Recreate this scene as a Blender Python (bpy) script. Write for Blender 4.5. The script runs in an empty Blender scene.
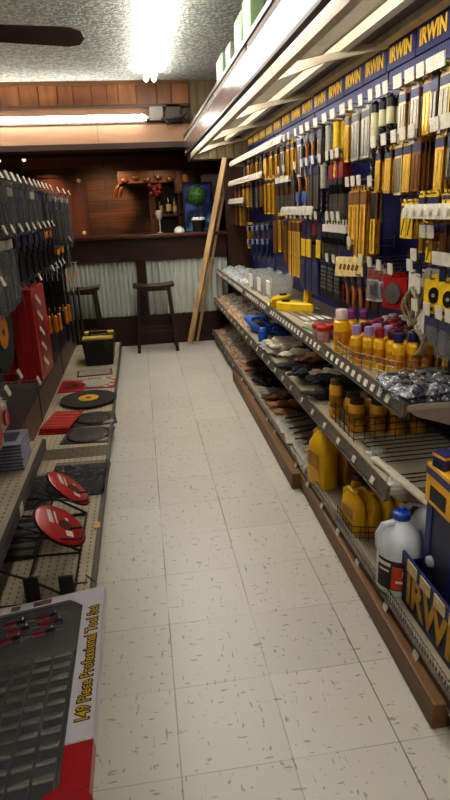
import bpy, bmesh, math, random
from mathutils import Vector, Matrix, Euler
random.seed(11)
COL = bpy.context.scene.collection
PI = math.pi

# ---------------------------------------------------------------- camera
F_PX, YAW, PITCH, ROLL, EYE = 582.535, 0.13098, 0.318205, -0.041716, 1.43537
fwd = Vector((math.sin(YAW)*math.cos(PITCH), math.cos(YAW)*math.cos(PITCH), -math.sin(PITCH)))
rt0 = Vector((math.cos(YAW), -math.sin(YAW), 0)); up0 = rt0.cross(fwd)
rt = math.cos(ROLL)*rt0 + math.sin(ROLL)*up0
up = -math.sin(ROLL)*rt0 + math.cos(ROLL)*up0
cd = bpy.data.cameras.new('camera'); cam = bpy.data.objects.new('camera', cd); COL.objects.link(cam)
cd.sensor_fit = 'VERTICAL'; cd.sensor_height = 24; cd.lens = F_PX/800*24
cd.clip_start = 0.02; cd.clip_end = 60
m3 = Matrix((rt, up, -fwd)).transposed()
cam.matrix_world = Matrix.Translation((0, 0, EYE)) @ m3.to_4x4()
bpy.context.scene.camera = cam

def along(px, X, z):
    """depth Y of a hook tip at height z on the rack line X, read off the photo"""
    k = (px-225)/F_PX; dz = z-EYE
    return (k*(X*fwd.x+dz*fwd.z) - X*rt.x - dz*rt.z)/(rt.y - k*fwd.y)

# ---------------------------------------------------------------- materials
def lin(h):
    h = h.lstrip('#'); out = []
    for i in (0, 2, 4):
        c = int(h[i:i+2], 16)/255
        out.append(c/12.92 if c <= .04045 else ((c+.055)/1.055)**2.4)
    return out+[1]
MC = {}
class NT:
    def __init__(s, name):
        s.m = bpy.data.materials.new(name); s.m.use_nodes = True; s.t = s.m.node_tree
        s.b = s.t.nodes['Principled BSDF']; s.o = s.t.nodes['Material Output']
    def n(s, typ, **kw):
        x = s.t.nodes.new(typ)
        for k, v in kw.items():
            if k.startswith('_'): setattr(x, k[1:], v)
            else: x.inputs[k.replace('__', ' ')].default_value = v
        return x
    def l(s, a, b): s.t.links.new(a, b)
    def coord(s, scale=(1, 1, 1), rot=(0, 0, 0), kind='Object', loc=(0,0,0)):
        tc = s.n('ShaderNodeTexCoord'); mp = s.n('ShaderNodeMapping')
        mp.inputs['Scale'].default_value = scale; mp.inputs['Rotation'].default_value = rot; mp.inputs['Location'].default_value = loc
        s.l(tc.outputs[kind], mp.inputs['Vector']); return mp.outputs[0]
    def mix(s, fac, a, b):
        x = s.n('ShaderNodeMix', _data_type='RGBA')
        for i, v in ((0, fac), (6, a), (7, b)):
            if hasattr(v, 'is_linked'): s.l(v, x.inputs[i])
            else: x.inputs[i].default_value = v
        return x.outputs[2]
    def ramp(s, v, p0, p1):
        x = s.n('ShaderNodeMapRange'); x.inputs[1].default_value = p0; x.inputs[2].default_value = p1
        s.l(v, x.inputs[0]); return x.outputs[0]
    def math(s, op, a, b=None):
        x = s.n('ShaderNodeMath', _operation=op)
        for i, v in ((0, a), (1, b)):
            if v is None: continue
            if hasattr(v, 'is_linked'): s.l(v, x.inputs[i])
            else: x.inputs[i].default_value = v
        return x.outputs[0]
    def noise(s, vec, scale, detail=3):
        x = s.n('ShaderNodeTexNoise'); x.inputs['Scale'].default_value = scale; x.inputs['Detail'].default_value = detail
        s.l(vec, x.inputs['Vector']); return x.outputs[0]
    def bump(s, h, strength, dist=.01):
        x = s.n('ShaderNodeBump'); x.inputs['Strength'].default_value = strength; x.inputs['Distance'].default_value = dist
        s.l(h, x.inputs['Height']); s.l(x.outputs[0], s.b.inputs['Normal'])

def mat(name, col, rough=.5, metal=0., var=.12, scale=25, bump=0, emit=0, alpha=1, coat=0):
    if name in MC: return MC[name]
    q = NT(name); c = lin(col)
    v = q.coord(); nz = q.ramp(q.noise(v, scale), .3, .7)
    lo = [x*(1-var) for x in c[:3]]+[1]; hi = [min(1, x*(1+var)) for x in c[:3]]+[1]
    cc = q.mix(nz, lo, hi); q.l(cc, q.b.inputs['Base Color'])
    q.b.inputs['Roughness'].default_value = rough; q.b.inputs['Metallic'].default_value = metal
    if coat: q.b.inputs['Coat Weight'].default_value = coat; q.b.inputs['Coat Roughness'].default_value = .15
    if emit:
        q.l(cc, q.b.inputs['Emission Color']); q.b.inputs['Emission Strength'].default_value = emit
    if bump: q.bump(nz, bump)
    if alpha < 1: q.b.inputs['Alpha'].default_value = alpha
    MC[name] = q.m; return q.m

def wood(name, c1, c2, axis='Y', rough=.5, scale=14, bump=.15, planks=None):
    if name in MC: return MC[name]
    q = NT(name); s = {'X': (.12, 1, 1), 'Y': (1, .12, 1), 'Z': (1, 1, .12)}[axis]
    v = q.coord(s); a = q.ramp(q.noise(v, scale, 6), .3, .7)
    c = q.mix(a, lin(c1), lin(c2)); h = a
    if planks:                                   # (length, width) of boards seen in the XZ plane
        tc = q.n('ShaderNodeTexCoord'); sp = q.n('ShaderNodeSeparateXYZ'); cb = q.n('ShaderNodeCombineXYZ')
        q.l(tc.outputs['Object'], sp.inputs[0]); q.l(sp.outputs[0], cb.inputs[0]); q.l(sp.outputs[2], cb.inputs[1])
        br = q.n('ShaderNodeTexBrick'); q.l(cb.outputs[0], br.inputs['Vector'])
        br.inputs['Scale'].default_value = 1; br.inputs['Brick Width'].default_value = planks[0]; br.inputs['Row Height'].default_value = planks[1]
        br.inputs['Mortar Size'].default_value = .004; br.inputs['Color1'].default_value = (.55, .5, .45, 1)
        br.inputs['Color2'].default_value = (1.3, 1.15, 1, 1); br.inputs['Mortar'].default_value = (.15, .12, .1, 1); br.offset = .37
        mx = q.n('ShaderNodeMix', _data_type='RGBA', _blend_type='MULTIPLY'); mx.inputs[0].default_value = 1
        q.l(c, mx.inputs[6]); q.l(br.outputs[0], mx.inputs[7]); c = mx.outputs[2]
    q.l(c, q.b.inputs['Base Color']); q.b.inputs['Roughness'].default_value = rough
    if bump: q.bump(h, bump, .004)
    MC[name] = q.m; return q.m

def dots(name, col, dot, pitch=.0254, r=.16, kill=0, rough=.45, metal=0, stretch=1, slot=0):
    """surface with a regular grid of punched holes; kill = axis index not used"""
    if name in MC: return MC[name]
    q = NT(name); tc = q.n('ShaderNodeTexCoord'); sc = [1/pitch]*3
    mp = q.n('ShaderNodeMapping'); mp.inputs['Scale'].default_value = sc; q.l(tc.outputs['Object'], mp.inputs[0])
    fr = q.n('ShaderNodeVectorMath', _operation='FRACTION'); q.l(mp.outputs[0], fr.inputs[0])
    sb = q.n('ShaderNodeVectorMath', _operation='SUBTRACT'); q.l(fr.outputs[0], sb.inputs[0]); sb.inputs[1].default_value = (.5, .5, .5)
    mu = q.n('ShaderNodeVectorMath', _operation='MULTIPLY'); q.l(sb.outputs[0], mu.inputs[0])
    k = [1, 1, 1]; k[kill] = 0
    if slot: k[slot] = stretch
    mu.inputs[1].default_value = k
    ln = q.n('ShaderNodeVectorMath', _operation='LENGTH'); q.l(mu.outputs[0], ln.inputs[0])
    f = q.math('LESS_THAN', ln.outputs['Value'], r)
    nz = q.ramp(q.noise(q.coord(), 6), .3, .7); c = lin(col)
    base = q.mix(nz, [x*.85 for x in c[:3]]+[1], [min(1, x*1.12) for x in c[:3]]+[1])
    q.l(q.mix(f, base, lin(dot)), q.b.inputs['Base Color']); q.b.inputs['Roughness'].default_value = rough
    q.b.inputs['Metallic'].default_value = metal
    MC[name] = q.m; return q.m

def clear(name, col='#ffffff', trans=.6, rough=.08):
    if name in MC: return MC[name]
    q = NT(name); tr = q.n('ShaderNodeBsdfTransparent'); mx = q.n('ShaderNodeMixShader')
    nz = q.ramp(q.noise(q.coord(), 40), .35, .65)
    c = lin(col); q.l(q.mix(nz, [x*.8 for x in c[:3]]+[1], c), q.b.inputs['Base Color'])
    q.b.inputs['Roughness'].default_value = rough
    tr.inputs[0].default_value = [min(1, .75+x*.25) for x in c[:3]]+[1]
    mx.inputs[0].default_value = trans
    q.l(q.b.outputs[0], mx.inputs[1]); q.l(tr.outputs[0], mx.inputs[2]); q.l(mx.outputs[0], q.o.inputs['Surface'])
    q.bump(nz, .3, .003)
    MC[name] = q.m; return q.m

# ---------------------------------------------------------------- mesh builder
class MB:
    def __init__(s): s.v = []; s.f = []; s.fm = []
    def add(s, vs, fs, m=0):
        o = len(s.v); s.v += [tuple(p) for p in vs]; s.f += [tuple(i+o for i in f) for f in fs]; s.fm += [m]*len(fs); return s
    def box(s, x0, x1, y0, y1, z0, z1, m=0):
        vs = [(x, y, z) for x in (x0, x1) for y in (y0, y1) for z in (z0, z1)]
        return s.add(vs, [(0, 1, 3, 2), (4, 6, 7, 5), (0, 4, 5, 1), (2, 3, 7, 6), (0, 2, 6, 4), (1, 5, 7, 3)], m)
    def obox(s, c, size, rot=(0, 0, 0), m=0):
        R = Euler(rot).to_matrix(); c = Vector(c); h = [a/2 for a in size]
        vs = [c + R @ Vector((x*h[0], y*h[1], z*h[2])) for x in (-1, 1) for y in (-1, 1) for z in (-1, 1)]
        return s.add(vs, [(0, 1, 3, 2), (4, 6, 7, 5), (0, 4, 5, 1), (2, 3, 7, 6), (0, 2, 6, 4), (1, 5, 7, 3)], m)
    def bar(s, a, b, w, d, m=0, roll=0):
        a, b = Vector(a), Vector(b); t = (b-a).normalized()
        u = t.cross(Vector((0, 0, 1)) if abs(t.z) < .95 else Vector((1, 0, 0))).normalized(); v = t.cross(u)
        u, v = u*math.cos(roll)+v*math.sin(roll), v*math.cos(roll)-u*math.sin(roll)
        vs = [p + u*(i*w/2) + v*(j*d/2) for p in (a, b) for i, j in ((-1, -1), (1, -1), (1, 1), (-1, 1))]
        return s.add(vs, [(3, 2, 1, 0), (4, 5, 6, 7), (0, 1, 5, 4), (1, 2, 6, 5), (2, 3, 7, 6), (3, 0, 4, 7)], m)
    def tube(s, pts, r, seg=6, m=0, closed=False, rs=None):
        pts = [Vector(p) for p in pts]; n = len(pts); vs = []; fs = []
        prev = None
        for i, p in enumerate(pts):
            a = pts[(i-1) % n] if (i or closed) else p; b = pts[(i+1) % n] if (i < n-1 or closed) else p
            t = (b-a).normalized()
            u = prev - t*prev.dot(t) if prev is not None and (prev - t*prev.dot(t)).length > 1e-4 else t.cross(Vector((0, 0, 1)) if abs(t.z) < .9 else Vector((1, 0, 0)))
            u.normalize(); prev = u; v = t.cross(u); rr = rs[i] if rs else r
            vs += [p + (u*math.cos(2*PI*k/seg) + v*math.sin(2*PI*k/seg))*rr for k in range(seg)]
        for i in range(n if closed else n-1):
            j = (i+1) % n
            fs += [(i*seg+k, i*seg+(k+1) % seg, j*seg+(k+1) % seg, j*seg+k) for k in range(seg)]
        if not closed: fs += [tuple(range(seg))[::-1], tuple((n-1)*seg+k for k in range(seg))]
        return s.add(vs, fs, m)
    def lathe(s, prof, c=(0, 0, 0), seg=16, m=0, axis='Z'):
        c = Vector(c); vs = []; fs = []
        for r, z in prof:
            for k in range(seg):
                a = 2*PI*k/seg; p = (r*math.cos(a), r*math.sin(a), z)
                if axis == 'X': p = (p[2], p[0], p[1])
                if axis == 'Y': p = (p[1], p[2], p[0])
                vs.append(c+Vector(p))
        for i in range(len(prof)-1):
            fs += [(i*seg+k, i*seg+(k+1) % seg, (i+1)*seg+(k+1) % seg, (i+1)*seg+k) for k in range(seg)]
        fs += [tuple(range(seg))[::-1], tuple((len(prof)-1)*seg+k for k in range(seg))]
        return s.add(vs, fs, m)
    def prism(s, poly, d0, d1, plane='XZ', m=0):
        """extrude a polygon; plane names the two axes of the polygon"""
        def pt(a, b, d): return {'XZ': (a, d, b), 'YZ': (d, a, b), 'XY': (a, b, d)}[plane]
        n = len(poly); vs = [pt(a, b, d0) for a, b in poly]+[pt(a, b, d1) for a, b in poly]
        fs = [tuple(range(n))[::-1], tuple(range(n, 2*n))]+[(i, (i+1) % n, (i+1) % n+n, i+n) for i in range(n)]
        return s.add(vs, fs, m)
    def sphere(s, c, r, seg=12, ring=8, m=0, sc=(1, 1, 1)):
        prof = [(max(1e-4, math.sin(PI*i/ring))*r, -math.cos(PI*i/ring)*r) for i in range(ring+1)]
        o = len(s.v); s.lathe(prof, (0, 0, 0), seg, m)
        for i in range(o, len(s.v)): p = s.v[i]; s.v[i] = (c[0]+p[0]*sc[0], c[1]+p[1]*sc[1], c[2]+p[2]*sc[2])
        return s
    def grid(s, fn, nu, nv, m=0):
        vs = [fn(i/nu, j/nv) for i in range(nu+1) for j in range(nv+1)]
        fs = [(i*(nv+1)+j, (i+1)*(nv+1)+j, (i+1)*(nv+1)+j+1, i*(nv+1)+j+1) for i in range(nu) for j in range(nv)]
        return s.add(vs, fs, m)
    def xf(s, M):
        s.v = [tuple(M @ Vector(p)) for p in s.v]; return s
    def mesh(s, name, mats, bevel=0, smooth=False, seg=2):
        me = bpy.data.meshes.new(name); me.from_pydata(s.v, [], s.f)
        for m in (mats if isinstance(mats, (list, tuple)) else [mats]): me.materials.append(m)
        for p, k in zip(me.polygons, s.fm): p.material_index = k
        bm = bmesh.new(); bm.from_mesh(me); bmesh.ops.recalc_face_normals(bm, faces=bm.faces)
        if bevel:
            es = [e for e in bm.edges if len(e.link_faces) == 2 and e.calc_face_angle(0) > .6]
            bmesh.ops.bevel(bm, geom=es, offset=bevel, segments=seg, affect='EDGES', profile=.6, clamp_overlap=True)
        bm.to_mesh(me); bm.free()
        if smooth:
            for p in me.polygons: p.use_smooth = True
            if smooth != 'all':
                try: me.set_sharp_from_angle(angle=.7)
                except Exception: pass
        return me
    def build(s, name, mats, parent=None, bevel=0, smooth=False, loc=None, rot=None, kind=None, seg=2):
        o = bpy.data.objects.new(name, s.mesh(name, mats, bevel, smooth, seg)); COL.objects.link(o)
        if parent: o.parent = parent
        if loc: o.location = loc
        if rot: o.rotation_euler = rot
        if kind: o['kind'] = kind
        return o

def tag(o, label, cat, group=None, kind=None):
    o['label'] = label; o['category'] = cat
    if group: o['group'] = group
    if kind: o['kind'] = kind
    return o
def thing(name, label, cat, loc=(0, 0, 0), rot=(0, 0, 0), group=None):
    o = bpy.data.objects.new(name, None); COL.objects.link(o); o.location = loc; o.rotation_euler = rot
    o.empty_display_size = .05
    return tag(o, label, cat, group)
def struct(mb, name, mats, **kw):
    o = mb.build(name, mats, **kw); o['kind'] = 'structure'; return o
def dup(root, loc=None, rot=None, label=None, group=None):
    def cp(o, par):
        c = o.copy(); COL.objects.link(c)
        if par: c.parent = par
        for ch in KIDS.get(o.name, None) or list(o.children): cp(ch, c)
        return c
    r = cp(root, None)
    if loc is not None: r.location = loc
    if rot is not None: r.rotation_euler = rot
    if label: r['label'] = label
    if group: r['group'] = group
    return r
KIDS = {}
class Proto:
    """first use moves the original, later uses copy it with all its parts"""
    def __init__(s, root): s.r = root; s.used = False
    def put(s, loc, rot, label, group=None):
        if not s.used:
            s.used = True; o = s.r; o.location = loc; o.rotation_euler = rot; o['label'] = label
            if group: o['group'] = group
            return o
        return dup(s.r, loc, rot, label, group)
def paint(o, child, m):
    """give one copy its own colour without touching the shared mesh"""
    for c in ([o]+list(o.children)):
        if c.name.split('.')[0] == child and c.type == 'MESH':
            c.material_slots[0].link = 'OBJECT'; c.material_slots[0].material = m
NUM = ['first', 'second', 'third', 'fourth', 'fifth', 'sixth', 'seventh', 'eighth', 'ninth', 'tenth', 'eleventh', 'twelfth',
       'thirteenth', 'fourteenth', 'fifteenth', 'sixteenth', 'seventeenth', 'eighteenth', 'nineteenth', 'twentieth']
def nth(i):
    if i < 20: return NUM[i]
    k = i+1; return '%d%s' % (k, {1: 'st', 2: 'nd', 3: 'rd'}.get(k % 10, 'th'))

def text(body, size, m, parent, name, M, ext=.0015, bold=0, align='LEFT', sx=1):
    cu = bpy.data.curves.new('lettering', 'FONT'); cu.body = body; cu.size = size; cu.extrude = ext; cu.offset = bold
    cu.align_x = align; cu.resolution_u = 2
    t = bpy.data.objects.new('lettering_source', cu); COL.objects.link(t)
    dg = bpy.context.evaluated_depsgraph_get(); me = bpy.data.meshes.new_from_object(t.evaluated_get(dg))
    bpy.data.objects.remove(t); bpy.data.curves.remove(cu)
    me.transform(M @ Matrix.Diagonal((sx, 1, 1, 1))); me.materials.clear(); me.materials.append(m); me.name = name
    o = bpy.data.objects.new(name, me); COL.objects.link(o); o.parent = parent; return o
def basis(xa, ya, org):
    xa, ya = Vector(xa).normalized(), Vector(ya).normalized(); za = xa.cross(ya)
    return Matrix.Translation(org) @ Matrix((xa, ya, za)).transposed().to_4x4()
# ================================================================ THE ROOM
FAR = 6.55      # plane of the bar front and of the far end of the racks
CEIL = 2.67
# floor: 12 inch vinyl tiles with flecks
q = NT('vinyl_tile'); T = .305
v = q.coord((1/T, 1/T, 1), loc=(.0041/T, -1.7828/T, 0)); sp = q.n('ShaderNodeSeparateXYZ'); q.l(v, sp.inputs[0])
def seam(o, w):
    f = q.math('FRACT', o); a = q.math('ABSOLUTE', q.math('SUBTRACT', f, .5)); return q.math('GREATER_THAN', a, .5-w)
sx = seam(sp.outputs[0], .007); sy = seam(sp.outputs[1], .0055)
patch = q.ramp(q.noise(q.coord(), 2.2, 2), .38, .6)
sm = q.math('MULTIPLY', q.math('MAXIMUM', sx, q.math('MULTIPLY', sy, .6)), q.math('ADD', q.math('MULTIPLY', patch, .65), .12))
cell = q.n('ShaderNodeTexWhiteNoise'); fl = q.n('ShaderNodeVectorMath', _operation='FLOOR'); q.l(v, fl.inputs[0]); q.l(fl.outputs[0], cell.inputs['Vector'])
c = q.mix(cell.outputs['Value'], lin('#bdb8ad'), lin('#c9c4b9'))
c = q.mix(q.ramp(q.noise(q.coord(), 1.6, 4), .35, .7), c, lin('#c3beb2'))
f1 = q.ramp(q.noise(q.coord((1, .3, 1)), 62, 2), .655, .69); f2 = q.ramp(q.noise(q.coord((.3, 1, 1), loc=(3, 1, 0)), 62, 2), .655, .69)
f3 = q.ramp(q.noise(q.coord((1, 1, 1), loc=(9, 1, 0)), 60, 1), .74, .77)
fk = q.math('MINIMUM', q.math('ADD', q.math('ADD', f1, f2), f3), 1.0)
c = q.mix(q.math('MULTIPLY', fk, .5), c, lin('#5d564a')); c = q.mix(sm, c, lin('#4c443a'))
q.l(c, q.b.inputs['Base Color']); q.b.inputs['Roughness'].default_value = .34
q.bump(q.noise(q.coord(), 9, 2), .05, .01)
struct(MB().box(-3.2, 2.9, -3.6, 9.2, -.06, 0), 'floor', q.m)
# popcorn ceiling
q = NT('popcorn'); n1 = q.noise(q.coord(), 38, 4); k = q.ramp(n1, .42, .62)
q.l(q.mix(k, lin('#8d918a'), lin('#b9bcb5')), q.b.inputs['Base Color']); q.b.inputs['Roughness'].default_value = .95; q.bump(k, .5, .01)
struct(MB().box(-3.2, 2.9, -3.6, FAR+.02, CEIL, CEIL+.08), 'ceiling', q.m)
darkceil = mat('bar_ceiling_paint', '#1d1512', .7)
struct(MB().box(-3.2, 2.9, FAR+.3, 9.2, 2.19, 2.27), 'ceiling_bar', darkceil)
plaster = mat('wall_paint', '#a79c88', .8, scale=5)
struct(MB().box(-3.3, -3.2, -3.6, 9.2, 0, CEIL), 'wall_left', plaster)
struct(MB().box(2.8, 2.9, -3.6, 9.2, 0, CEIL), 'wall_right', plaster)
struct(MB().box(-3.2, 2.9, -3.7, -3.6, 0, CEIL), 'wall_front', plaster)
plank = wood('bar_planks', '#4a2812', '#8a5429', 'X', .5, 9, .2, planks=(1.1, .145))
struct(MB().box(-3.2, 2.9, 8.8, 8.9, 0, 2.4), 'wall_back', plank)
# brown panel closing the far end of the right rack
bp = wood('brown_panel', '#4a3320', '#5c4029', 'Z', .5, 10)
struct(MB().box(.98, 2.8, FAR+.12, FAR+.2, 0, 2.1), 'wall_stub', bp)
# header beam over the bar: shingle row, ledge, light, tan boards
hb = MB().box(-3.2, .62, FAR, FAR+.3, 2.06, CEIL)
struct(hb, 'trim_1', wood('beam_wood', '#4d3322', '#614228', 'X'))
sh = MB(); x = -3.2; rnd = random.Random(4)
while x < .6:
    w = rnd.choice((.11, .15, .18, .2)); y = FAR-.018-rnd.random()*.012
    sh.box(x, min(x+w-.006, .62), y, FAR+.005, 2.45, 2.64, rnd.randrange(3)); x += w
struct(sh, 'trim_2', [wood('shingle_a', '#6b4126', '#84542f', 'Z'), wood('shingle_b', '#7a4c2b', '#8f5c36', 'Z'), wood('shingle_c', '#754628', '#996439', 'Z')], bevel=.004)
struct(MB().box(-3.2, .62, FAR-.035, FAR, 2.635, CEIL), 'trim_3', wood('crown_wood', '#5d3c20', '#7b522e', 'X'))
struct(MB().box(-3.2, .62, FAR-.05, FAR, 2.425, 2.455), 'trim_4', wood('ledge_wood', '#2e1d13', '#40291a', 'X'))
tb = MB()
for i in range(4): tb.box(-3.2+i*.96, -3.2+i*.96+.955, FAR-.014, FAR+.005, 2.105, 2.27)
struct(tb, 'trim_5', wood('tan_board', '#8c6a50', '#a07c5f', 'X', .6), bevel=.002)
struct(MB().box(-3.2, .62, FAR-.03, FAR+.3, 2.05, 2.105), 'trim_6', wood('dark_lip', '#2a1a12', '#3a251a', 'X'))
# grooved tan soffit at the right, over the end of the rack
sf = MB().box(.6, 2.8, FAR+.02, FAR+.3, 1.93, CEIL)
for i in range(24): sf.box(.62+i*.09, .62+i*.09+.082, FAR+.005, FAR+.025, 1.93, CEIL)
struct(sf, 'trim_7', wood('soffit_panel', '#6b5c42', '#7d6c4f', 'Z', .6))

# ---------------------------------------------------------------- lights
white = mat('white_enamel', '#d8d5cb', .4, var=.05)
def emission(name, col, s):
    if name in MC: return MC[name]
    q = NT(name); e = q.n('ShaderNodeEmission'); n = q.ramp(q.noise(q.coord(), 3), 0, 1)
    c = lin(col); q.l(q.mix(n, [a*.94 for a in c[:3]]+[1], c), e.inputs[0]); e.inputs[1].default_value = s
    q.l(e.outputs[0], q.o.inputs['Surface']); MC[name] = q.m; return q.m
def fixture(label, a, b, tubes, nrm, strength, col='#fff9f0', r=.019):
    a, b, nrm = Vector(a), Vector(b), Vector(nrm); t = (b-a).normalized(); side = t.cross(nrm).normalized()
    f = thing('fluorescent_light', label, 'ceiling light', (a+b)/2, group=None)
    o = (a+b)/2; W = .115 if tubes == 2 else .085
    def P(p): return tuple(Vector(p)-o)
    mb = MB(); h = [side*W/2, -side*W/2]
    q0 = [a+h[0], a+h[1], a+h[1]*.6+nrm*.035, a+h[0]*.6+nrm*.035]; q1 = [p+(b-a) for p in q0]
    mb.add([P(p) for p in q0+q1], [(0, 1, 2, 3), (7, 6, 5, 4), (0, 4, 5, 1), (1, 5, 6, 2), (2, 6, 7, 3), (3, 7, 4, 0)])
    mb.build('housing', white, f)
    for s in ((-1, 1) if tubes == 2 else (0,)):
        c0 = a+side*s*.036+nrm*.062+t*.03; c1 = b+side*s*.036+nrm*.062-t*.03
        MB().tube([P(c0), P(c1)], r, 10).build('tube', emission('tube_glow_%g' % strength, col, strength), f, smooth=True)
        for e, d in ((c0, 1), (c1, -1)):
            MB().bar(P(e-t*d*.03-nrm*.03), P(e-t*d*.03+nrm*.016), .05 if tubes == 1 else .04, .02).build('lamp_holder', white, f)
    return f
L1 = 34
fixture('long two-tube fluorescent light on the textured ceiling running toward the bar', (.23, 2.75, CEIL), (.23, 6.2, CEIL), 2, (0, 0, -1), L1)
fixture('long two-tube fluorescent light added unseen behind the viewer to light the near aisle', (.23, -3.2, CEIL), (.23, .3, CEIL), 2, (0, 0, -1), L1*.9)  # added out of view to light the near end of the aisle
fixture('horizontal fluorescent light mounted on the wooden beam above the bar', (-2.6, FAR-.015, 2.328), (.18, FAR-.015, 2.328), 1, (0, -1, 0), L1*.8, r=.028)
for i_, (yy, nm) in enumerate(((-1.6, 'behind the viewer'), (1.2, 'beside the viewer'), (4.0, 'level with the far racks'))):
    fixture('unseen two-tube fill light added over the next aisle at left, '+nm, (-2.0, yy, CEIL), (-2.0, yy+2.4, CEIL), 2, (0, 0, -1), L1)  # fill lights added out of view to raise the ambient level
# junction box with loose cables at the end of the beam light
j = thing('junction_box', 'grey electrical box with loose cables at right end of beam light', 'electrical box', (.33, FAR-.03, 2.36))
MB().box(-.12, .02, -.03, .03, -.06, .07).build('housing', mat('galvanised', '#77716a', .45, .5), j, bevel=.004)
MB().box(.05, .2, -.02, .03, -.08, .09).build('cover_plate', mat('dull_steel', '#4b443f', .5, .4), j, bevel=.004)
for k in range(4):
    MB().tube([(.0+.04*k, -.03, -.04), (.06+.05*k, -.05, -.1+.02*k), (.14+.04*k, -.04, -.07), (.27, -.03, .0+.03*k)], .008, 6).build('cable', mat('cable_black', '#171412', .5), j, smooth=True)

# recessed can and track lamps over the bar
r = thing('recessed_light', 'round recessed light glowing warm in the dark bar ceiling', 'ceiling light', (.305, 8.0, 2.19))
MB().lathe([(.13, 0), (.13, -.012), (.1, -.014), (.095, -.002)], seg=24).build('trim_ring', mat('brass_ring', '#9a7550', .35, .7), r, smooth=True)
MB().lathe([(.092, -.004), (.08, -.02), (.04, -.03), (.001, -.032)], seg=20).build('bulb', emission('warm_bulb', '#ffc98c', 5), r, smooth=True)
t_ = thing('track_light', 'dark track light with small warm bulbs over the left of the bar', 'ceiling light', (-1.78, 8.1, 2.19))
MB().box(-.6, .6, -.02, .02, -.03, 0).build('track', mat('track_black', '#15110f', .5), t_)
for k in range(4):
    x = -.45+.3*k
    MB().lathe([(.035, -.03), (.045, -.07), (.05, -.08)], (x, 0, 0), 12).build('lamp_shade', mat('shade_black', '#1b1512', .4), t_, smooth=True)
    MB().sphere((x, 0, -.085), .022).build('bulb', emission('warm_bulb', '#ffc98c', 5), t_, smooth=True)
def spot(x, y, z, w, rx, ry=0, ang=1.6, col=(1, .72, .42)):
    d = bpy.data.lights.new('spot', 'SPOT'); d.energy = w; d.color = col; d.spot_size = ang; d.spot_blend = .7; d.shadow_soft_size = .06
    o = bpy.data.objects.new('spot', d); COL.objects.link(o); o.location = (x, y, z); o.rotation_euler = (rx, ry, 0)
spot(-1.15, 8.45, 2.12, 20, .3)
spot(.3, 7.4, 2.12, 20, .6)
spot(-.35, 7.5, 2.12, 50, .75)

# ceiling fan, mostly left of the view
fan = thing('ceiling_fan', 'dark brown ceiling fan with one blade reaching in at upper left', 'fan', (-1.08, 3.75, 2.4))
bw = wood('fan_blade', '#2a1a14', '#3b251c', 'X', .4)
MB().lathe([(.06, .27), (.07, .22), (.02, .2), (.02, .1), (.09, .09), (.13, .05), (.13, -.03), (.09, -.07), (.03, -.09)], seg=20).build('motor', mat('fan_bronze', '#33231a', .35, .6), fan, smooth=True)
for k in range(4):
    a = math.radians(11+90*k); M = Matrix.Rotation(a, 4, 'Z') @ Matrix.Rotation(-.5, 4, 'X')
    bl = [(.26, -.055), (.8, -.068), (.86, -.05), (.885, 0), (.86, .05), (.8, .068), (.26, .055)]
    MB().prism(bl, -.005, .005, 'XY').xf(M).build('blade', bw, fan, bevel=.002)
    MB().prism([(.1, -.02), (.3, -.035), (.32, 0), (.3, .035), (.1, .02)], -.012, -.005, 'XY').xf(M).build('blade_arm', mat('fan_bronze', '#33231a', .35, .6), fan)
# ================================================================ BAR AT THE END OF THE AISLE
dk = wood('bar_dark_wood', '#28130d', '#3f2015', 'X', .4); dkz = wood('bar_dark_post', '#28130d', '#3f2015', 'Z', .4)
bar = thing('bar_counter', 'dark wood bar counter faced with corrugated metal panels', 'bar', (-.3, FAR, 0))
B0 = -2.2+.3; B1 = .95+.3
MB().box(B0, B1, -.07, .42, 1.165, 1.2).build('counter_top', wood('bar_top_wood', '#3a2015', '#573222', 'X', .25), bar, bevel=.006)
MB().box(B0, B1, .0, .05, .925, 1.165).build('upper_board', dk, bar)
MB().box(B0, B1, -.015, .05, 0, .33).build('base_board', dk, bar)
MB().box(B0, B1, .06, .1, .0, 1.165).build('core_panel', dk, bar)
MB().box(.25, .35, -.012, .05, .33, .925).xf(Matrix.Translation((.0, 0, 0))).build('post', dkz, bar)
q = NT('corrugated_metal'); z = q.ramp(q.noise(q.coord((1, 1, .5)), 3), .3, .7)
q.l(q.mix(z, lin('#b9bfb8'), lin('#d3d6cd')), q.b.inputs['Base Color']); q.b.inputs['Roughness'].default_value = .38; q.b.inputs['Metallic'].default_value = .2
cor = q.m
for x0, x1, p in ((B0, .25, .05), (.35, B1, .068)):
    n = int((x1-x0)/p*8)
    def fn(u, w, x0=x0, x1=x1, p=p):
        x = x0+(x1-x0)*u; s_ = math.sin(2*PI*(x-x0)/p)
        return (x, .035-.014*max(-.75, min(.75, s_))/.75, .33+.595*w)
    MB().grid(fn, n, 1).build('corrugated_panel', cor, bar, smooth=True)
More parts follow.
